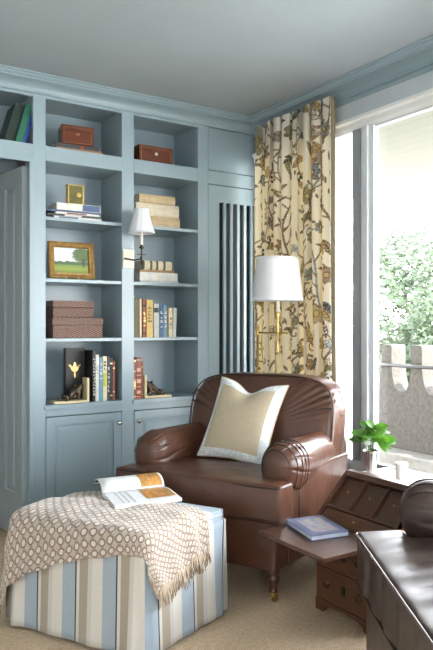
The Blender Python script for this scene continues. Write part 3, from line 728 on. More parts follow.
# ------------------------------------------------------------------ curtain
NS, NZ = 520, 560; LS = 1.95; ZT, ZB = 2.489, .02
rs = np.random.RandomState(5)
img = np.zeros((NS+1, NZ+1, 3)); img[:] = (.80, .755, .66)
SS, ZZ = np.meshgrid(np.linspace(0, LS, NS+1), np.linspace(ZB, ZT, NZ+1), indexing='ij')
img += (np.sin(SS*7)*.5+np.sin(ZZ*5+SS*3)*.5)[..., None]*.02
def region(s, z, r):
    i0, i1 = max(0, int((s-r)/LS*NS)), min(NS+1, int((s+r)/LS*NS)+2); j0, j1 = max(0, int((z-r-ZB)/(ZT-ZB)*NZ)), min(NZ+1, int((z+r-ZB)/(ZT-ZB)*NZ)+2)
    return slice(i0, max(i0, i1)), slice(j0, max(j0, j1))
def paintm(sl_, mask, c): img[sl_][mask] = c
def stroke(pts, wd, c):
    for a, b in zip(pts[:-1], pts[1:]):
        n = max(2, int(math.dist(a, b)/.004))
        for k in range(n):
            s, z = lerp(a[0], b[0], k/n), lerp(a[1], b[1], k/n); q = region(s, z, wd*1.5)
            paintm(q, (SS[q]-s)**2+(ZZ[q]-z)**2 < wd*wd, c)
def leaf(s, z, l, wd, a, c, cv, co):
    q = region(s, z, l); x_ = (SS[q]-s)*math.cos(a)+(ZZ[q]-z)*math.sin(a); y_ = -(SS[q]-s)*math.sin(a)+(ZZ[q]-z)*math.cos(a)
    t_ = np.clip(x_/l+.5, 0, 1); hw = wd*np.sin(PI*t_)**.8*(1-.25*t_); ins = (np.abs(y_) < hw) & (x_ > -l/2) & (x_ < l/2)
    img[q][ins] = co; ins2 = (np.abs(y_) < hw-.0045) & ins; img[q][ins2] = c
    vein = (np.abs(y_) < .003) | (np.abs(((x_-np.abs(y_)*.9) % .022)-.011) < .0028); img[q][ins2 & vein] = cv
OCH, BRN, SLT, OLV, DRK, PNK, CRM = (.55, .42, .20), (.21, .145, .09), (.24, .28, .30), (.33, .32, .17), (.05, .045, .045), (.40, .29, .22), (.78, .74, .64)
def flower(s, z, r, c, c2):
    q = region(s, z, r*1.1); dx = SS[q]-s; dz = ZZ[q]-z; rr = np.hypot(dx, dz); an_ = np.arctan2(dz, dx); pet = r*(.72+.28*np.abs(np.cos(an_*3.5)))
    img[q][rr < pet] = c2; img[q][rr < pet-.006] = c; ve = (rr < pet-.008) & (np.abs(np.sin(an_*14)) < .35) & (rr > r*.35); img[q][ve] = c2
    img[q][rr < r*.34] = DRK; img[q][rr < r*.27] = OCH
def spiral(s, z, r, a, c):
    pts = [(s+r*(1-k/16)*math.cos(a+k*.45), z+r*(1-k/16)*math.sin(a+k*.45)) for k in range(14)]; stroke(pts, .0045, c)
for col_ in range(9):
    s0 = .10+col_*.225; ph = rs.uniform(0, 6); vine = []
    z_ = -.1
    while z_ < 2.6: vine.append((s0+.085*math.sin(z_*4.6+ph)+.03*math.sin(z_*11+ph), z_)); z_ += .02
    stroke(vine, .0065, [BRN, OLV, BRN, SLT][col_ % 4])
    k = 3
    while k < len(vine)-2:
        s, z = vine[k]; side = 1 if rs.rand() > .5 else -1; a = PI/2+side*rs.uniform(-1.5, -.5); kind = rs.randint(0, 8); L_ = rs.uniform(.08, .15)
        e = (s+math.cos(a)*.06, z+math.sin(a)*.06); stroke([(s, z), e], .0045, BRN)
        c_ = [OCH, SLT, OLV, PNK, OCH, CRM][rs.randint(0, 6)]; c2 = [BRN, DRK, BRN, SLT][rs.randint(0, 4)]
        e2 = (e[0]+math.cos(a)*L_/2, e[1]+math.sin(a)*L_/2)
        if kind < 4:
            leaf(e2[0], e2[1], L_, L_*.22, a, c_, c2, c2)
            if kind < 2: leaf(e2[0]+.03, e2[1]-.02, L_*.7, L_*.15, a-.6, c_, c2, c2); leaf(e2[0]-.03, e2[1]-.01, L_*.7, L_*.15, a+.6, c_, c2, c2)
        elif kind < 6: flower(e2[0], e2[1], rs.uniform(.035, .062), c_, c2)
        elif kind == 6: spiral(e2[0], e2[1], .035, a, c2)
        else:
            for b_ in range(5): q = region(e2[0]+.02*math.cos(b_*1.3), e2[1]+.02*math.sin(b_*1.3), .02); paintm(q, (SS[q]-e2[0]-.022*math.cos(b_*1.3))**2+(ZZ[q]-e2[1]-.022*math.sin(b_*1.3))**2 < .0001, DRK)
        k += rs.randint(2, 5)
for _ in range(430):
    s, z = rs.uniform(0, LS), rs.uniform(.6, 2.5); leaf(s, z, rs.uniform(.03, .06), .009, rs.uniform(0, 6), [SLT, BRN, OCH, DRK][rs.randint(0, 4)], BRN, BRN)
NF = 8
def curt_xy(t, v):      # t 0..1 along the track (from the corner to the room), v = height fraction
    ya, yb = 3.985, lerp(3.130, 3.160, v)
    y = lerp(ya, yb, t); ph = 2*PI*NF*t
    amp = lerp(.042, .03, v**3)
    x = XW-.088+amp*math.sin(ph)+.008*math.sin(ph*2.3+v*3)
    y += .022*math.sin(ph*2+.6)*1 + .006*math.sin(5*v+ph)
    return min(x, XW-.03), y
ct = thing('floral_curtain', 'floral printed linen curtain gathered in folds beside the window', 'curtain', (XW-.06, 3.6, 0))
vs = np.zeros((NS+1, NZ+1, 3))
for i in range(NS+1):
    for j in range(NZ+1):
        x, y = curt_xy(i/NS, j/NZ); vs[i, j] = (x-(XW-.06), y-3.6, lerp(ZB, ZT, j/NZ))
me = bpy.data.meshes.new('curtain_fabric')
ii, jj = np.meshgrid(np.arange(NS), np.arange(NZ), indexing='ij'); W_ = NZ+1; a0 = (ii*W_+jj).ravel()
fs = np.stack([a0, a0+W_, a0+W_+1, a0+1], 1)
me.from_pydata(vs.reshape(-1, 3).tolist(), [], fs.tolist())
ca = me.color_attributes.new('print', 'FLOAT_COLOR', 'POINT'); buf = np.ones(((NS+1)*(NZ+1), 4)); buf[:, :3] = img.reshape(-1, 3)
ca.data.foreach_set('color', buf.ravel().astype(np.float32)); me.materials.append(CURT)
me.polygons.foreach_set('use_smooth', [True]*len(me.polygons))
o = bpy.data.objects.new('curtain_fabric', me); COL.objects.link(o); o.parent = ct
m = MB()
def band(u, v):
    x, y = curt_xy(1, v); return (x-(XW-.06)+lerp(-.004, .012, u), y-3.6-.020*u, lerp(ZB, ZT, v))
m.grid(band, 2, 40); m.build('edge_band', CURTB, ct, smooth=True, solid=.004)
sh = thing('sheer_curtain', 'plain white sheer curtain against the window glass behind the floral one', 'sheer curtain', (XW-.027, 3.4, 0))
m = MB(); m.grid(lambda u, v: (.004*math.sin(u*120)*.6, lerp(.44, -.34, u), lerp(.05, 2.28, v)), 160, 4); m.build('sheer_fabric', SHEER, sh, smooth=True)

# ------------------------------------------------------------------ leather armchair
WA = .463
ch = thing('leather_armchair', 'brown leather roll-arm armchair with loose seat cushion', 'armchair', (1.445, 2.89, 0), R(-65))
# base
m = cage([-.43, -.40, -.2, 0, .2, .40, .43], [.025, .05, .3, .5, .66, .69], [.15, .165, .30, .36], warp=lambda x, y, z: (x*(1-.02*(z < .2)), y, z))
m.build('seat_base', LEATHER, ch, smooth=True, sub=2)
# T cushion
xs = [-WA, -.435, -.30, -.27, -.1, .1, .27, .30, .435, WA]; ys = [0, .03, .09, .115, .30, .50, .53]
def occT(i, j, k): return (2 <= i <= 6) or j <= 2
def wT(x, y, z):
    ax_ = abs(x); c = max(0, 1-(ax_/.46)**2)*max(0, 1-((y-.27)/.30)**2)
    fy = 0 if y > .02 else -.012*(1-(x/.46)**2)
    if z > .48: z += .022*c
    if y < .05 and .40 < z < .5: fy -= .01
    return (x, y+fy, z)
m = cage(xs, ys, [.362, .385, .44, .50, .522], occT, wT); cu = m.build('seat_cushion', LEATHER, ch, smooth=True, sub=2)
def rr_path(pts, r, n=5):
    out = []
    L_ = len(pts)
    for i in range(L_):
        p0, p1, p2 = Vector(pts[i-1]), Vector(pts[i]), Vector(pts[(i+1) % L_])
        a = p1+(p0-p1).normalized()*r; b = p1+(p2-p1).normalized()*r
        for k in range(n+1):
            t = k/n; out.append(tuple((1-t)**2*a+2*t*(1-t)*p1+t*t*b))
    return out
Tout = [(-WA, 0), (WA, 0), (WA, .115), (.30, .115), (.30, .53), (-.30, .53), (-.30, .115), (-WA, .115)]
for zz, off in ((.512, 0), (.374, 0)):
    pth = rr_path([(x*.992, y*.99+.004-(.008 if y == 0 else 0), zz) for x, y in Tout], .03)
    m = MB(); m.tube(pth, .005, 6, closed=True); m.build('cushion_piping', PIPE if zz > .5 else PIPE, cu, smooth=True)
# arms: a swept roll with a domed, radially pleated front over an outer panel
def arm(s):
    m = MB(); cx_, cz_, Rr = .368, .578, .104
    NU, NVv = 180, 90
    def fn(u, v):
        ph = 2*PI*u
        y1 = .70; y0 = .19
        if v < .34:
            t = v/.34*PI/2; k_ = math.sin(t)**.75; y = y0-.100*math.cos(t); ple = math.sin(t)**1.5
        else:
            t = (v-.34)/.66; k_ = 1; y = lerp(y0, y1, t); ple = max(0, 1-t*3.2)**1.3
        tb_ = max(0, min(1, (y-y0)/(y1-y0)))
        out = lerp(Rr, .062, tb_**.8); dn = lerp(.165, .085, min(1, tb_*2.2)); c, q = math.cos(ph), math.sin(ph)
        saw = ((ph*11/(2*PI)+(y-.1)*3.0) % 1.0); g_ = 1+ple*(.07*(1-saw)**.6-.05-.05*math.exp(-(min(saw, 1-saw)/.07)**2))
        x = cx_+k_*g_*c*(out if c > 0 else .095); z = cz_+k_*g_*q*(Rr if q > 0 else dn)
        return (s*x, y, z)
    m.grid(fn, NU, NVv, wrapu=True)
    return m
for s in (-1, 1):
    a_ = arm(s).build('arm_roll', LEATHER, ch, smooth=True)
    def surf(ph, yy, lift=1.012):
        if yy < .19: ct = min(1, (.19-yy)/.10); kk = max(0, 1-ct*ct)**.375
        else: kk = 1
        tb_ = max(0, (yy-.19)/.51); out = lerp(.104, .062, tb_**.8); dn = lerp(.165, .085, min(1, tb_*2.2)); c, q_ = math.cos(ph), math.sin(ph)
        return (s*(.368+kk*lift*c*(out if c > 0 else .095)), yy, .578+kk*lift*q_*(.104 if q_ > 0 else dn))
    for q in range(5 if s > 0 else 6):
        pts = []
        for k in range(25):
            t = k/24
            if s > 0: ph = R(lerp(205, -40, t)); yy = .112+q*.006+(q*.026)*math.sin(PI*min(1, t*1.25+.05)/2)**1.2    # fan of fold shadow lines over the front of the roll
            else: ph = R(-35+q*38); yy = .100+t*.10
            pts.append(surf(ph, yy))
        m = MB(); m.tube(pts, [.0010+.0022*math.sin(PI*k/24) for k in range(25)], 6); m.build('fold_shadow_line', FOLDSHADE, a_, smooth=True)  # thin dark tube painting the shade inside a pleat
    # panel under the roll: outside face gently concave, front post
    def wp(x, y, z, s=s):
        return (s*x, y, z)
    m = cage([.30, .315, .42, .438] if True else [], [.125, .14, .30, .5, .68, .69], [.152, .165, .35, .50, .56], warp=lambda x, y, z: (s*(x+(.012 if z > .5 else 0)-(.006 if z < .2 else 0)), y, z))
    m.build('arm_panel', LEATHER, ch, smooth=True, sub=2)
    m = MB(); m.tube([(s*.432, .200, .17), (s*.438, .20, .30), (s*.4375, .20, .42), (s*.440, .20, .47)], .004, 6); m.build('panel_piping', PIPE, a_, smooth=True)
# back
def backshape():
    m = MB(); hw, zt, zb = .44, .945, .40; yb0 = .475
    NU = 120; rings = [(-1, .0), (-1, .35), (-1, .65), (-1, .85), (-.93, .95), (-.7, .99), (-.35, 1.0), (0, 1.0), (.35, 1.0), (.7, .99), (.93, .95), (1, .85), (1, .5), (1, 0)]
    def outl(a):
        # rounded rectangle, big upper radii
        c, s_ = math.cos(a), math.sin(a); n_ = 4.2 if s_ > 0 else 8
        r = (abs(c)**n_+abs(s_)**n_)**(-1/n_); return hw*c*r, (zt-zb)/2*s_*r
    def fn(u, v):
        k = v*(len(rings)-1); i = min(int(k), len(rings)-2); t = k-i
        side = lerp(rings[i][0], rings[i+1][0], t); rho = lerp(rings[i][1], rings[i+1][1], t)
        a = 2*PI*u; ox, oz = outl(a); x = ox*rho; z = (zb+zt)/2+oz*rho
        th = .085
        bulge = .030*(1-rho**4) if side < 0 else .0
        # corner pleats
        for ca in (R(38), R(142)):
            d_ = (a-ca+PI) % (2*PI)-PI
            if abs(d_) < .42 and side < 0:
                g_ = math.exp(-(d_/.28)**2)*max(0, (rho-.45)/.55); fr_ = (d_*9) % 1.0; bulge -= g_*(.020*fr_+.012*math.exp(-(min(fr_, 1-fr_)/.08)**2))
        tilt = .17*(z-zb)
        y = yb0+tilt+.085+side*th-bulge
        # back surface nearly vertical
        if side > 0: y = min(y, .71)
        wdt = 1+.0*z
        return (x*wdt, min(y, .71), z)
    m.grid(fn, NU*2, 72, wrapu=True); return m
bk = backshape().build('back_rest', LEATHER, ch, smooth=True)
m = MB(); pts = []
for k in range(49):
    a = R(-8)+R(196)*k/48; c, s_ = math.cos(a), math.sin(a); n_ = 4.2 if s_ > 0 else 8
    r = (abs(c)**n_+abs(s_)**n_)**(-1/n_); x = .44*c*r; z = .6725+.2725*s_*r
    pts.append((x*.985, .475+.17*(z-.4)+.085-.078, (z-.6725)*.985+.6725))
m.tube(pts, .0045, 6); m.build('back_piping', PIPE, bk, smooth=True)
for sg_ in (1, -1):
    for q in range(4):
        a = R(24+q*11); c, s_ = math.cos(a), math.sin(a); r = (abs(c)**4.2+abs(s_)**4.2)**(-1/4.2); pts = []
        for k in range(10):
            rho = .985-.30*k/9*(1-.12*q); x = .44*c*r*rho; z = .6725+.2725*s_*r*rho+.012*math.sin(k/9*PI)
            pts.append((sg_*x, .475+.17*(z-.4)+.085-.085-.030*(1-rho**4)+.0035+(.006 if rho > .95 else 0), z))
        m = MB(); m.tube(pts, [.0034*(1-k/10)+.0008 for k in range(10)], 6); m.build('fold_shadow_line', FOLDSHADE, bk, smooth=True)  # dark tubes draw the crease shade of the corner pleats
def wrap_leg(px_, py_, front):
    m = MB()
    if front:
        m.lathe([(.021, .15), (.026, .142), (.026, .132), (.019, .127), (.024, .118), (.028, .108), (.026, .096), (.018, .074), (.013, .060), (.018, .056), (.018, .050), (.012, .046)][::-1], (px_, py_, 0), 18)
        l = m.build('leg', WALNUT, ch, smooth=True)
        m = MB(); m.lathe([(.010, .030), (.016, .032), (.016, .05), (.012, .052)], (px_, py_, 0), 14); m.tube([(px_, py_, .034), (px_, py_+.012, .02)], .006, 6)
        m.tube([(px_-.007, py_+.014, .0165), (px_+.007, py_+.014, .0165)], .0165, 14); m.build('caster', BRASS, l)
    else:
        m.add([(px_-.022, py_-.022, .16), (px_+.022, py_-.022, .16), (px_+.022, py_+.022, .16), (px_-.022, py_+.022, .16), (px_-.014, py_, 0), (px_+.014, py_, 0), (px_+.014, py_+.028, 0), (px_-.014, py_+.028, 0)],
              [(0, 1, 2, 3), (7, 6, 5, 4), (0, 4, 5, 1), (1, 5, 6, 2), (2, 6, 7, 3), (3, 7, 4, 0)]); m.build('leg', WALNUT, ch)
wrap_leg(.385, .07, True); wrap_leg(-.385, .07, True); wrap_leg(.37, .63, False); wrap_leg(-.37, .63, False)
# ------------------------------------------------------------------ pillow on the chair
pl = thing('square_pillow', 'beige square pillow with pale blue border propped in the armchair', 'pillow')
g = G('pillow_border'); v = g.n('ShaderNodeTexVoronoi'); v.inputs['Scale'].default_value = 55; g.l(g.obj(), v.inputs['Vector'])
g.pbr(g.ramp(v.outputs['Distance'], [(.2, (.74, .75, .74)), (.6, (.58, .62, .63))]), .8, 0, g.bump(v.outputs['Distance'], .5, .004)); PB = g.m
PC = plain('beige_linen', (.46, .38, .265), .85, 0, .05, 60); 
HW = .215
def pil(u, v, side):
    x, y = 2*u-1, 2*v-1
    e = (1-abs(x)**2.6)*(1-abs(y)**2.6); th = .062*max(e, 0)**.55+.003
    pin = 1-.075*(1-x*x)*abs(y)**3; pin2 = 1-.075*(1-y*y)*abs(x)**3
    chop = math.exp(-(x*2.7)**2)*max(0, (y-.25)/.75)**1.3
    X_, Z_ = x*HW*pin2*(1+.03*abs(x*y)), y*HW*pin*(1+.03*abs(x*y))-.050*chop
    th *= 1-.55*chop
    return (X_, side*th, Z_+HW)
MP = 40; BW = .80
for nm, mt, cond in (('pillow_body', PC, lambda x, y: max(abs(x), abs(y)) <= BW), ('pillow_border', PB, lambda x, y: max(abs(x), abs(y)) > BW)):
    m = MB()
    for side in (-1, 1):
        b = len(m.v); m.v += [pil(i/MP, j/MP, side) for i in range(MP+1) for j in range(MP+1)]
        for i in range(MP):
            for j in range(MP):
                if cond((i+.5)/MP*2-1, (j+.5)/MP*2-1): m.f.append((b+i*(MP+1)+j, b+(i+1)*(MP+1)+j, b+(i+1)*(MP+1)+j+1, b+i*(MP+1)+j+1)); m.mi.append(0)
    bm_ = m.build(nm, mt, pl, smooth=True)
    w_ = bm_.modifiers.new('w', 'WELD'); w_.merge_threshold = .0002
m = MB(); n_ = 24; pts = []
for k in range(4):
    for q in range(n_):
        t = q/n_; u, v = [(t, 0), (1, t), (1-t, 1), (0, 1-t)][k]; p = pil(u, v, 1); pts.append((p[0]*1.005, 0, p[2]))
m.tube(pts, .004, 6, closed=True); m.build('pillow_cord', plain('tan_cord', (.38, .28, .16), .7), pl, smooth=True)
pl.parent = None
# placed in chair coordinates
Mc = Matrix.Translation((1.445, 2.89, 0)) @ Matrix.Rotation(R(-65), 4, 'Z') @ Matrix.Translation((-.015, .315, .535)) @ Matrix.Rotation(R(3), 4, 'Z') @ Matrix.Rotation(R(-24), 4, 'X') @ Matrix.Rotation(R(5), 4, 'Y') @ Matrix.Diagonal((.90, 1, .96, 1))
pl.matrix_world = Mc

# ------------------------------------------------------------------ striped ottoman
ot = thing('striped_ottoman', 'square skirted ottoman in blue, tan and cream stripes', 'ottoman', (1.015, 2.401, 0), R(-65))
OL, OW, OH = .70, .475, .438
def uvset(m, skip=None):
    for fi, f in enumerate(m.f):
        P = [m.v[i] for i in f]; nrm = (Vector(P[1])-Vector(P[0])).cross(Vector(P[2])-Vector(P[1]))
        if abs(nrm.y) > abs(nrm.x) and abs(nrm.y) > abs(nrm.z)*.7: m.uv[fi] = [(p[0]+.018, p[2]) for p in P]
        else: m.uv[fi] = [(p[1]+.045, p[2] if abs(nrm.x) > abs(nrm.z) else p[0]) for p in P]
xs = [-OL, -OL+.012, -OL+.035, -.52, -.35, -.18, -.035, -.012, 0]; ys = [0, .012, .035, .17, .33, OW-.035, OW-.012, OW]; zs = [.30, .36, .405, .428, OH]
def wo_(x, y, z):
    c = max(0, 1-((x+OL/2)/(OL/2))**4)*max(0, 1-((y-OW/2)/(OW/2))**4)
    return (x, y, z+(.014*c if z > .43 else 0))
m = cage(xs, ys, zs, warp=wo_); uvset(m); m.build('ottoman_top', STRIPE, ot, smooth=True, sub=2, fix=False)
# skirt: four flaring panels with pleats at the corners, one closed band
m = MB(); per = []
def lin(a, b, n): return [(lerp(a[0], b[0], k/n), lerp(a[1], b[1], k/n)) for k in range(n)]
corners = [(-OL, 0), (0, 0), (0, OW), (-OL, OW)]
path = []
for k in range(4): path += lin(corners[k], corners[(k+1) % 4], 40)
cen = (-OL/2, OW/2); N_ = len(path)
rows = 14; vs = []
for r_ in range(rows+1):
    t = r_/rows; z = lerp(.395, .012, t)
    for i, (x, y) in enumerate(path):
        kf = (i % 40)/40; cd_ = min(kf, 1-kf)*[OL, OW, OL, OW][i//40]
        n0 = [(0, -1), (1, 0), (0, 1), (-1, 0)][i//40]
        if i % 40 == 0: q = [(0, -1), (1, 0), (0, 1), (-1, 0)][i//40-1]; n0 = (n0[0]+q[0], n0[1]+q[1])
        plt_ = -.016*math.exp(-((cd_-.012)/.008)**2)*min(1, t*2) + .010*math.exp(-((cd_-.045)/.02)**2)*t
        off = .004+.010*t+.004*t*math.sin(i*.55)+plt_
        vs.append((x+n0[0]*off, y+n0[1]*off, z))
fs = [(r_*N_+i, r_*N_+(i+1) % N_, (r_+1)*N_+(i+1) % N_, (r_+1)*N_+i) for r_ in range(rows) for i in range(N_)]
m.add(vs, fs); 
for fi, f in enumerate(m.f):
    i = fi % N_; sd = i//40
    P = [m.v[q] for q in f]
    m.uv[fi] = [((p[0]+.018) if sd in (0, 2) else (p[1]+.045), p[2]) for p in P]
m.build('skirt', STRIPE, ot, smooth=True, solid=.003, fix=False)
m = MB(); m.tube(rr_path([(-OL, 0, OH-.022), (0, 0, OH-.022), (0, OW, OH-.022), (-OL, OW, OH-.022)], .03), .005, 6, closed=True); m.build('welt_cord', plain('blue_welt', (.42, .47, .52), .8), ot, smooth=True)
# ------------------------------------------------------------------ throw blanket
th = thing('woven_throw', 'cream and taupe circle-patterned throw draped over the ottoman', 'blanket', (1.015, 2.401, 0), R(-65))
ZTOP = OH+.008
def drape(px_, py_, lift=0):
    r = .035
    qx = min(max(px_, -OL+r), -r); qy = min(max(py_, r), OW-r); ox, oy = px_-qx, py_-qy; d_ = math.hypot(ox, oy)
    c = max(0, 1-((qx+OL/2)/(OL/2))**4)*max(0, 1-((qy-OW/2)/(OW/2))**4)
    top = ZTOP+.015*c+lift
    if d_ < 1e-6: return (qx, qy, top)
    nx_, ny_ = ox/d_, oy/d_; R_ = r+.014+lift; arc = R_*PI/2
    if d_ < arc: a = d_/R_; return (qx+nx_*R_*math.sin(a), qy+ny_*R_*math.sin(a), top-R_*(1-math.cos(a)))
    dr_ = d_-arc; fl_ = .10*dr_
    return (qx+nx_*(R_+fl_), qy+ny_*(R_+fl_), top-R_-dr_)
def edge_front(u):   # hem nearest the camera, from the fringe corner (u=0) to the far-left end
    P = [(.205, .02), (.09, -.045), (-.07, -.075), (-.30, -.125), (-.52, -.205), (-.72, -.30), (-.93, -.34)]
    k = u*(len(P)-1); i = min(int(k), len(P)-2); t = k-i; return (lerp(P[i][0], P[i+1][0], t), lerp(P[i][1], P[i+1][1], t))
def edge_back(u): return (lerp(.135, -.93, u), lerp(.325, .385, min(1, u*2.5)))
def thr(u, v):
    a, b = edge_front(u), edge_back(u); x, y = lerp(a[0], b[0], v), lerp(a[1], b[1], v)
    lift = .004+.004*math.sin(x*38+y*11)*.8+.003*math.sin(y*45-x*9)+.010*math.exp(-((v-.75+.2*u)/.10)**2)
    if u < .35: lift += .006*(1-u/.35)*math.sin(v*20)
    return drape(x, y, max(.001, lift))
m = MB(); m.grid(thr, 110, 60, uvf=lambda u, v: (u*1.14+.01, v*.50+.08*u)); tb = m.build('throw_cloth', THROW, th, smooth=True, solid=.006, offset=1)
rf = random.Random(3); m = MB()
for k in range(95):
    v = (k+rf.uniform(-.4, .4))/94; v = min(max(v, 0), 1); p = Vector(thr(0, v)); L_ = rf.uniform(.05, .075)
    dx = rf.uniform(-.012, .012); dy = rf.uniform(-.014, .014)
    m.tube([p+Vector((.004, 0, .004)), p+Vector((.010+dx*.4, dy*.5, -L_*.45)), p+Vector((.010+dx, dy, -L_))], [.0034, .003, .0016], 5)
m.build('fringe', FRINGE, th, smooth=True)
m = MB()      # hem row of twisted tassels where the cloth turns into fringe, near corner
for k in range(30):
    u = k/30*.18; p = Vector(thr(u, 0)); m.tube([p, p+Vector((rf.uniform(.0, .012), rf.uniform(-.012, .0), -.018-.012*rf.random()))], .0025, 4)
m.build('hem_fringe', FRINGE, th)

# ------------------------------------------------------------------ open magazine
mg = thing('open_magazine', 'open magazine with orange food photographs lying on the throw', 'magazine')
g = G('food_photo'); uvn = g.uv(); v = g.n('ShaderNodeTexVoronoi'); v.inputs['Scale'].default_value = 4; g.l(uvn, v.inputs['Vector']); nz = g.noise(9, 4, .6, vec=uvn)
g.pbr(g.mix(nz, g.ramp(v.outputs['Distance'], [(.1, (.75, .22, .03)), (.4, (.50, .15, .03)), (.65, (.08, .05, .03))]), (.80, .42, .12)), .3); FOOD = g.m
PWd, PLn = .25, .27
def page(u, v, side):   # u across page from spine, v along the spine
    x = side*PWd*u
    if side > 0: z = .012+.010*math.sin(min(1, u*2.2)*PI/2)*(1-.75*u)
    else:
        a = min(1, u*1.0); z = .014+.042*math.sin(a*PI*.93)**.9; x = -PWd*.62*(a-.10*math.sin(a*PI*2))
    return (x, PLn*(v-.5), z)
for side, nm in ((1, 'right_page_block'), (-1, 'left_page_block')):
    m = MB(); m.grid(lambda u, v: page(u, v, side), 24, 6)
    n0 = len(m.v)
    if side > 0:
        m.grid(lambda u, v: (page(u, v, 1)[0], page(u, v, 1)[1], .002), 24, 6)
        W2 = 7
        for i in range(24):
            for j in (0, 6): m.f.append((i*W2+j, (i+1)*W2+j, n0+(i+1)*W2+j, n0+i*W2+j)); m.mi.append(0)
        for j in range(6): m.f.append((24*W2+j, 24*W2+j+1, n0+24*W2+j+1, n0+24*W2+j)); m.mi.append(0)
        m.build(nm, PAPER, mg, smooth=False)
    else: m.build(nm, PAPER, mg, smooth=True, solid=.004)
m = MB(); m.grid(lambda u, v: (lambda p: (p[0], p[1], p[2]-.0055))(page(u, v, -1)), 24, 6); m.build('cover', C['charcoal'], mg, smooth=True, solid=.001)
def pic(side, u0, u1, v0, v1, mt, nm):
    m = MB(); m.grid(lambda a, b: (lambda p: (p[0], p[1], p[2]+.0012))(page(lerp(u0, u1, a), lerp(v0, v1, b), side)), 14, 6, uvf=lambda a, b: (a, b*1.3)); m.build(nm, mt, mg, smooth=True)
pic(-1, .04, .95, .62, .97, FOOD, 'photo_print'); pic(1, .03, .80, .52, .97, FOOD, 'photo_print')
pic(1, .1, .9, .30, .33, plain('grey_text', (.45, .45, .46), .6), 'text_line'); pic(1, .1, .9, .22, .24, MATS['grey_text'], 'text_line'); pic(1, .1, .9, .14, .16, MATS['grey_text'], 'text_line')
Mo = Matrix.Translation((1.015, 2.401, 0)) @ Matrix.Rotation(R(-65), 4, 'Z')
mg.location = (1.205, 2.965, OH+.031); mg.rotation_euler = (0, 0, R(-98))

# ------------------------------------------------------------------ small writing chest with open slope
dk = thing('writing_chest', 'low walnut chest with fold-out board and open sloping compartment front', 'side table', (1.79, 2.42, 0))
# local: x into the window direction, y negative towards the camera
BD = .37
m = MB(); m.box(0, .34, -BD, 0, .05, .335); m.build('chest_body', WALNUTV, dk, bevel=.003)
m = MB()      # bracket feet with cut-out
m.prism([(0, .05), (0, 0), (-.05, 0), (-.065, .022), (-.10, .032), (-BD/2, .036), (-BD+.10, .032), (-BD+.065, .022), (-BD+.05, 0), (-BD, 0), (-BD, .05)], -.004, .014, 'x')
m.build('bracket_foot', WALNUTV, dk); m = MB(); m.prism([(-.004, .05), (-.004, 0), (.05, 0), (.065, .025), (.30, .025), (.31, 0), (.34, 0), (.34, .05)], -BD-.002, -BD+.014, 'y'); m.box(.30, .34, -.04, 0, 0, .05); m.box(.0, .04, -.03, 0, 0, .05)
m.build('bracket_foot', WALNUTV, dk)
for z0, z1 in ((.062, .19), (.198, .325)):
    d_ = MB().box(-.006, .004, -BD+.012, -.012, z0, z1).build('drawer', WALNUTV, dk, bevel=.002)
    for yy in (-.085, -.19, -.29):
        m = MB()
        if abs(yy+.19) < .01:
            m.box(-.0085, -.005, yy-.012, yy+.012, (z0+z1)/2-.018, (z0+z1)/2+.018); m.build('lock_plate', plain('dark_iron', (.035, .03, .03), .4, .6), d_)
        else:
            zc = (z0+z1)/2; m.lathe([(.011, 0), (.011, .003), (.005, .006), (0, .006)], M=Matrix.Translation((-.006, yy, zc+.006)) @ Matrix.Rotation(-PI/2, 4, 'Y'), n=14)
            m.tube([(-.010, yy-.018, zc+.004), (-.014, yy-.016, zc-.010), (-.015, yy, zc-.016), (-.014, yy+.016, zc-.010), (-.010, yy+.018, zc+.004)], .0025, 6); m.build('drawer_pull', BRONZE, d_, smooth=True)
m = MB(); m.box(-.252, .05, -.388, .062, .341, .358); m.build('fold_out_board', WALNUT, dk, bevel=.003)
# sloping cabinet: wedge carcass (side profile in x-z)
pr_ = [(.045, .336), (.335, .336), (.335, .552), (.215, .552)]
for yy in (-.408, .046):
    m = MB(); m.prism([(x, z) for x, z in [(.028, .352), (.16, .352), (.245, .545), (.208, .545)]], yy, yy+.014, 'y'); m.build('slope_side', WALNUTV if yy < 0 else WALNUT, dk, bevel=.001)
m = MB(); m.box(.03, .335, -.394, .046, .337, .352); m.build('chest_top', WALNUT, dk, bevel=.002)
m = MB(); m.prism([(.150, .352), (.162, .352), (.247, .541), (.235, .541)], -.394, .046, 'y'); m.prism([(.205, .540), (.25, .540), (.252, .549), (.211, .549)], -.41, .058, 'y'); m.build('slope_carcass', WALNUT, dk, bevel=.002)
# slope direction
ax0, az0, ax1, az1 = .034, .353, .212, .541; Ls = math.hypot(ax1-ax0, az1-az0); ux, uz = (ax1-ax0)/Ls, (az1-az0)/Ls; nx_, nz_ = -uz, ux
def sl_box(m, s0, s1, y0, y1, d0, d1):
    P = []
    for d_ in (d0, d1):
        for s_, y in ((s0, y0), (s1, y0), (s1, y1), (s0, y1)): P.append((ax0+ux*s_+nx_*d_, y, az0+uz*s_+nz_*d_))
    m.add(P, [(0, 3, 2, 1), (4, 5, 6, 7), (0, 1, 5, 4), (1, 2, 6, 5), (2, 3, 7, 6), (3, 0, 4, 7)])
m = MB(); sl_box(m, 0, Ls, -.408, -.390, -.02, .006); sl_box(m, 0, Ls, .042, .060, -.02, .006); sl_box(m, Ls-.022, Ls, -.39, .042, -.02, .006); sl_box(m, 0, .012, -.39, .042, -.02, .006); sl_box(m, .078, .090, -.39, .042, -.02, .003)
for yy in (-.242, -.098): sl_box(m, .09, Ls-.022, yy-.005, yy+.005, -.02, .002)
m.build('slope_frame', WALNUT, dk, bevel=.0015)
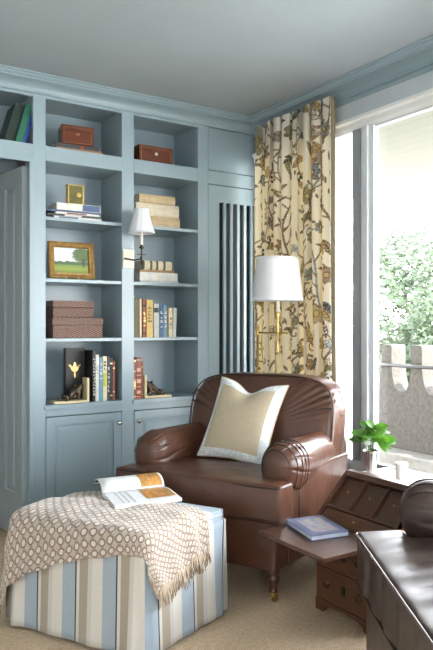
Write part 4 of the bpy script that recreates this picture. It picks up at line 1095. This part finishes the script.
for y0, y1 in ((-.386, -.251), (-.233, -.107), (-.089, .038)):
    m = MB(); sl_box(m, .094, Ls-.026, y0+.002, y1-.002, -.03, -.010); p_ = m.build('compartment_panel', wood('panel_wood', (.035, .014, .008), (.07, .029, .014), .3), dk, bevel=.002)
    m = MB(); c_ = ((y0+y1)/2, .15); sl_box(m, .165, .173, c_[0]-.004, c_[0]+.004, -.012, -.002); m.build('knob', BRASS, p_, bevel=.001)
m = MB(); sl_box(m, .015, .075, -.386, .038, -.03, -.003); p_ = m.build('slope_drawer', WALNUTV, dk, bevel=.002)
m = MB(); sl_box(m, .04, .05, -.178, -.168, -.005, .006); m.build('knob', BRASS, p_, bevel=.002)
# picture book on the board
t = thing('coffee_table_book', 'blue picture book lying on the fold-out board', 'book', (1.732, 2.338, .3585), R(-12))
t.scale = (.94, .98, .72)
BL = plain('cover_slateblue', (.06, .085, .17), .3)
m = MB(); m.box(-.088, .088, -.135, .135, 0, .003); m.box(-.088, .088, -.135, .135, .025, .028); m.box(.085, .088, -.135, .135, 0, .028); m.build('cover', BL, t, bevel=.001)
MB().box(-.084, .084, -.131, .131, .003, .025).build('page_block', plain('page_edges_blue', (.52, .56, .66), .6), t)
g = G('cover_photo'); uvn = g.uv(); nz = g.noise(4, 4, .6, vec=uvn); g.pbr(g.ramp(nz, [(.35, (.09, .12, .20)), (.5, (.25, .24, .27)), (.62, (.35, .24, .16)), (.75, (.14, .08, .06))]), .3)
m = MB(); m.grid(lambda a, b: (lerp(-.055, .06, a), lerp(-.10, .10, b), .0285), 1, 1, uvf=lambda a, b: (a, b)); m.build('cover_photograph', g.m, t)

# ------------------------------------------------------------------ dark leather sofa (front end)
so = thing('leather_sofa', 'dark brown leather sofa with piped seat cushion at lower right', 'sofa', (1.60, 1.93, 0), R(-118))
SL, SD = 1.75, .80     # local x towards the camera, local y into the seat depth
m = cage([.03, .05, .12, .8, SL-.12, SL-.05, SL-.03], [.03, .05, .2, .5, SD-.05, SD-.02], [.02, .04, .15, .25, .30], warp=lambda x, y, z: (x, y, z)); m.build('sofa_base', LEATHERD, so, smooth=True, sub=2)
def wS(x, y, z):
    c = max(0, 1-((x-SL/2)/(SL/2))**6)*max(0, 1-((y-.32)/.34)**2)
    if z > .45:
        z += .018*c + (.0065*math.sin(x*38+y*6+2*math.sin(x*3)) + .002*math.sin(x*69-y*8))*min(1, c*1.3)
    elif y < .04: y += .006*math.sin(x*38)+.004*math.sin(x*71)
    return (x, y, z)
nX = 46; xs = [0, .025]+[.06+(SL-.12)*k/nX for k in range(nX+1)]+[SL-.025, SL]; ys = [0, .025, .08, .14, .17, .28, .40, .50, .54]
def occS(i, j, k): return (.13 < xs[i] < SL-.15 and .13 < xs[i+1] < SL-.14) or j <= 3
m = cage(xs, ys, [.285, .305, .37, .445, .470], occS, wS); sc_ = m.build('seat_cushion', LEATHERD, so, smooth=True, sub=2)
for zz in (.462, .292):
    m = MB(); m.tube(rr_path([(0, 0, zz), (SL, 0, zz), (SL, .17, zz), (0, .17, zz)], .02), .0055, 8, closed=True); m.build('seat_piping', PIPEL if zz > .4 else PIPE, sc_, smooth=True)
def sarm(flip):
    m = MB(); cx_, cz_, Rr = .065, .545, .110
    def fn(u, v):
        ph = 2*PI*u
        if v < .35:
            t = v/.35*PI/2; rad = Rr*math.sin(t)**.8; y = .245-.095*math.cos(t); ple = math.sin(t)**2
        else: t = (v-.35)/.65; rad = Rr; y = lerp(.245, .74, t); ple = max(0, 1-t*3.5)
        saw = ((ph*11/(2*PI)+y*1.5) % 1.0); rad *= 1+ple*.07*(saw-.5)
        x = cx_+rad*math.cos(ph); x = SL-x if flip else x
        return (x, y, cz_+rad*math.sin(ph))
    m.grid(fn, 80, 44, wrapu=True); return m
for fl_ in (False, True):
    a_ = sarm(fl_).build('arm_roll', LEATHERD, so, smooth=True)
    if not fl_:
        for q in range(6):
            ph = R(60+q*24); pts = []
            for k in range(12):
                yy = .165+.14*k/11; ct = max(0, min(1, (.245-yy)/.095)); kk = max(0, 1-ct*ct)**.4*1.015; p2 = ph-.9*k/11*.4
                pts.append((.065+kk*.110*math.cos(p2), yy, .545+kk*.110*math.sin(p2)))
            m = MB(); m.tube(pts, [.001+.0022*math.sin(PI*k/11) for k in range(12)], 6); m.build('fold_shadow_line', FOLDSHADE, a_, smooth=True)  # crease shade of the sofa arm pleats as dark tubes
    X0, X1 = (.02, .13) if not fl_ else (SL-.13, SL-.02)
    m = cage([X0, X0+.02, X1-.02, X1], [.20, .215, .4, .70, .74], [.26, .3, .5, .56]); m.build('arm_panel', LEATHERD, so, smooth=True, sub=2)
m = cage([.12, .16, .5, SL/2, SL-.5, SL-.16, SL-.12], [.54, .58, .70, .76], [.25, .3, .6, .74, .78], warp=lambda x, y, z: (x, y+.06*(z-.3), z)); m.build('back_rest', LEATHERD, so, smooth=True, sub=2)
for k in range(4):
    px_, py_ = [(.07, .08), (SL-.07, .08), (.07, SD-.09), (SL-.07, SD-.09)][k]
    m = MB(); m.lathe([(.02, 0), (.024, .01), (.026, .045)], (px_, py_, 0), 14); m.build('leg', WALNUT, so, smooth=True)

# ------------------------------------------------------------------ vase with sprigs, candle
vz = thing('silver_vase', 'fluted silver beaker vase of green leaves on window sill', 'vase', (2.315, 2.672, .4505))
m = MB()
def vfn(u, v):
    a = 2*PI*u; r = lerp(.024, .035, v**1.3)*(1+.03*abs(math.sin(a*7)))+(.003 if v > .95 else 0); return (r*math.cos(a), r*math.sin(a), .125*v)
m.grid(vfn, 84, 20, wrapu=True); m.f.append(tuple(i*21 for i in range(84))); m.mi.append(0)
m.build('beaker', plain('aged_silver', (.42, .38, .36), .25, .85, .15), vz, smooth=True, solid=.0012)
LG = G('leaf_green'); f = LG.noise(30, 2); pp = LG.pbr(LG.ramp(f, [(.3, (.025, .09, .010)), (.7, (.07, .19, .022))]), .32)
tr = LG.n('ShaderNodeBsdfTranslucent'); tr.inputs[0].default_value = (.14, .36, .03, 1); mx = LG.n('ShaderNodeMixShader'); mx.inputs[0].default_value = .3
LG.l(pp.outputs[0], mx.inputs[1]); LG.l(tr.outputs[0], mx.inputs[2]); LG.l(mx.outputs[0], LG.out.inputs[0]); LG = LG.m
STEM = plain('stem_green', (.08, .16, .03), .5)
sg = thing('leafy_cuttings', 'bunch of glossy green leaves with white gardenia in the silver vase', 'plant', (2.315, 2.672, .51))
m = MB(); rl = random.Random(11)
lp = MB()
def leaf3(mb, base, dirv, L_, W_2, droop, up=Vector((0, 0, 1))):
    dirv = dirv.normalized(); sd = dirv.cross(up); sd = sd.normalized() if sd.length > .1 else Vector((1, 0, 0)); nn = sd.cross(dirv); b = len(mb.v); NL = 8
    for k in range(NL+1):
        t = k/NL; c_ = base+dirv*L_*t+Vector((0, 0, -droop*L_*t*t)); wd = W_2*math.sin(PI*min(1, t*.96+.02))**.75*(1-.25*t)
        for q in (-1, -.5, 0, .5, 1): mb.v.append(tuple(c_+sd*wd*q+nn*(abs(q)*.25*wd)))
    for k in range(NL):
        for q in range(4): mb.f.append((b+k*5+q, b+k*5+q+1, b+k*5+5+q+1, b+k*5+5+q)); mb.mi.append(0)
cr_ = Vector((.79, -.61, 0)); fr_ = Vector((.61, .79, 0))   # horizontal axes across / away from the room
stems = [(-.055, .01, .12), (-.03, -.03, .15), (-.01, .02, .19), (.02, -.02, .18), (.045, .02, .17), (.055, -.03, .12), (.0, -.05, .13), (.03, .05, .14)]
nl = 0
leaves = []
for (a, b, h_) in stems:
    tip = cr_*a+fr_*b+Vector((0, 0, h_)); mid = tip*.45+Vector((0, 0, .03)); m.tube([(0, 0, -.04), tuple(mid), tuple(tip)], .0022, 5)
    for k in range(5):
        t = rl.uniform(.62, 1.0); p = mid.lerp(tip, t); an_ = rl.uniform(0, 2*PI); d_ = Vector((math.cos(an_), math.sin(an_), rl.uniform(-.1, .7)))+(tip-mid).normalized()*.5
        leaves.append((p, d_, rl.uniform(.06, .085), rl.uniform(.019, .027), rl.uniform(.1, .5)))
leaves += [(cr_*.02+Vector((0, 0, .13)), cr_*.5-fr_*.4+Vector((0, 0, -.6)), .095, .022, .1), (cr_*.04+Vector((0, 0, .13)), cr_*.6-fr_*.2+Vector((0, 0, -.5)), .08, .019, .1), (-cr_*.04+Vector((0, 0, .12)), -cr_+Vector((0, 0, .15)), .075, .018, .2)]
m.build('stems', STEM, sg, smooth=True)
for L_ in leaves:
    up_ = Vector((0, 0, .6))-fr_*rl.uniform(.2, 1.2)+cr_*rl.uniform(-.6, .6)
    lm = MB(); leaf3(lm, *L_, up_); lm.build('leaf', LG, sg, smooth=True, fix=False)
fm = MB()
for k in range(14):
    a = k*2.4; rr_ = .004+.0012*k; base = -cr_*.018-fr_*.03+Vector((0, 0, .095)); leaf3(fm, base, Vector((math.cos(a)*rr_*60, math.sin(a)*rr_*60, 1.0-.06*k)), .03, .013, .0)
fm.build('white_blossom', plain('petal_white', (.85, .84, .80), .5, 0, .03), sg, smooth=True, fix=False)
cn = thing('pillar_candle', 'short white pillar candle standing on the window sill', 'candle', (2.295, 2.43, .4505))
m = MB(); m.lathe([(.0295, 0), (.030, .003), (.030, .102), (.028, .105), (.024, .103), (.010, .100), (0, .099)], n=36); m.build('wax_body', WAX, cn, smooth=False)
m = MB(); m.tube([(0, 0, .098), (.001, 0, .108)], .0012, 5); m.build('wick', DMARK, cn)

# ------------------------------------------------------------------ outside: balcony and trees
struct(MB().box(XW+.14, 4.6, -.5, 9.0, -.1, .06).build('balcony_floor', CONCW), 'pale balcony floor')
struct(MB().box(XW+.14, 4.02, .9, 9.0, 2.335, 2.6).build('balcony_soffit', SOFF), 'cream underside of the balcony above')
m = MB(); m.box(4.0, 4.16, -.5, 9.0, -.1, .655); bp = m.build('balcony_parapet', CONC, bevel=.006); struct(bp, 'textured concrete balcony parapet')
for k in range(14):     # merlons with flared feet
    y0 = 4.0+.355*(k-7)
    m = MB(); a0, a1 = y0, y0+.125
    m.prism([(a0-.09, .655), (a0-.06, .665), (a0-.035, .70), (a0-.014, .76), (a0, .86), (a0, 1.02), (a0+.012, 1.036), (a1-.012, 1.036), (a1, 1.02), (a1, .86), (a1+.014, .76), (a1+.035, .70), (a1+.06, .665), (a1+.09, .655)], 4.0, 4.16, 'x')
    m.build('merlon', CONC, bp)
struct(MB().box(3.80, 4.0, -.5, 9.0, .06, .185).build('balcony_curb', CONCW, bevel=.01), 'pale curb along the parapet foot')
ra = thing('balcony_rail', 'thin metal handrail running along the balcony parapet', 'rail', (3.97, 3, 0))
m = MB(); m.tube([(0, -3.4, .868), (0, 5.5, .868)], .014, 8); m.build('handrail', plain('rail_metal', (.05, .05, .05), .4, .5), ra, smooth=True)
FO = G('tree_foliage'); f = FO.noise(1.6, 3); pp = FO.pbr(FO.ramp(f, [(.3, (.026, .042, .018)), (.7, (.05, .072, .032))]), .7)
tr = FO.n('ShaderNodeBsdfTranslucent'); tr.inputs[0].default_value = (.045, .07, .028, 1); mx = FO.n('ShaderNodeMixShader'); mx.inputs[0].default_value = .35
FO.l(pp.outputs[0], mx.inputs[1]); FO.l(tr.outputs[0], mx.inputs[2]); FO.l(mx.outputs[0], FO.out.inputs[0]); FO = FO.m
BARK = plain('tree_bark', (.12, .09, .07), .9)
def tree(label, x, y, zc, rx, rz_, n, seed):
    t = thing('tree', label, 'tree', (x, y, -6), 0, 'trees beyond the balcony'); rt = random.Random(seed)
    m = MB(); m.tube([(0, 0, 0), (.1, .05, (zc+6)*.5), (0, 0, zc+6)], [.28, .2, .1], 10)
    for k in range(7): a = rt.uniform(0, 6.3); m.tube([(0, 0, (zc+6)*rt.uniform(.6, .9)), (math.cos(a)*rx*.6, math.sin(a)*rx*.6, zc+6+rt.uniform(-.2, .5)*rz_)], [.08, .03], 6)
    m.build('trunk', BARK, t, smooth=True)
    m = MB(); cl = [(rt.uniform(-1, 1)*rx*.75, rt.uniform(-1, 1)*rx*.75, zc+6+rt.uniform(-1, 1)*rz_*.75, rt.uniform(.35, .6)*rx) for _ in range(26)]
    for k in range(n):
        c_ = cl[rt.randrange(26)]; d_ = Vector((rt.gauss(0, 1), rt.gauss(0, 1), rt.gauss(0, 1))).normalized()*c_[3]*rt.uniform(.6, 1)
        p = Vector(c_[:3])+Vector((d_.x, d_.y, d_.z*.8)); a = Vector((rt.gauss(0, 1), rt.gauss(0, 1), rt.gauss(0, .6))).normalized(); b = a.orthogonal().normalized(); s_ = rt.uniform(.05, .095)
        m.add([p-a*s_, p-b*s_*.5, p+a*s_, p+b*s_*.5], [(0, 1, 2, 3)])
    m.build('foliage', FO, t, fix=False)
tree('broad pale green tree seen behind the nearer merlons', 9.5, 8.6, .6, 1.6, 1.9, 12000, 1)
tree('taller hazy green tree at the centre of the window view', 11.0, 11.6, 1.2, 1.9, 2.3, 12000, 2)
tree('low green tree at the right edge of the window view', 10.5, 7.0, .3, 1.5, 1.6, 10000, 3)
tree('distant green tree left in the window view', 12.5, 15.5, .2, 2.0, 1.8, 9000, 4)
struct(MB().box(4.5, 60, -40, 70, -6.1, -6).build('ground', plain('pale_ground', (.40, .42, .36), .9, 0, .1, .3)), 'ground far below the balcony')
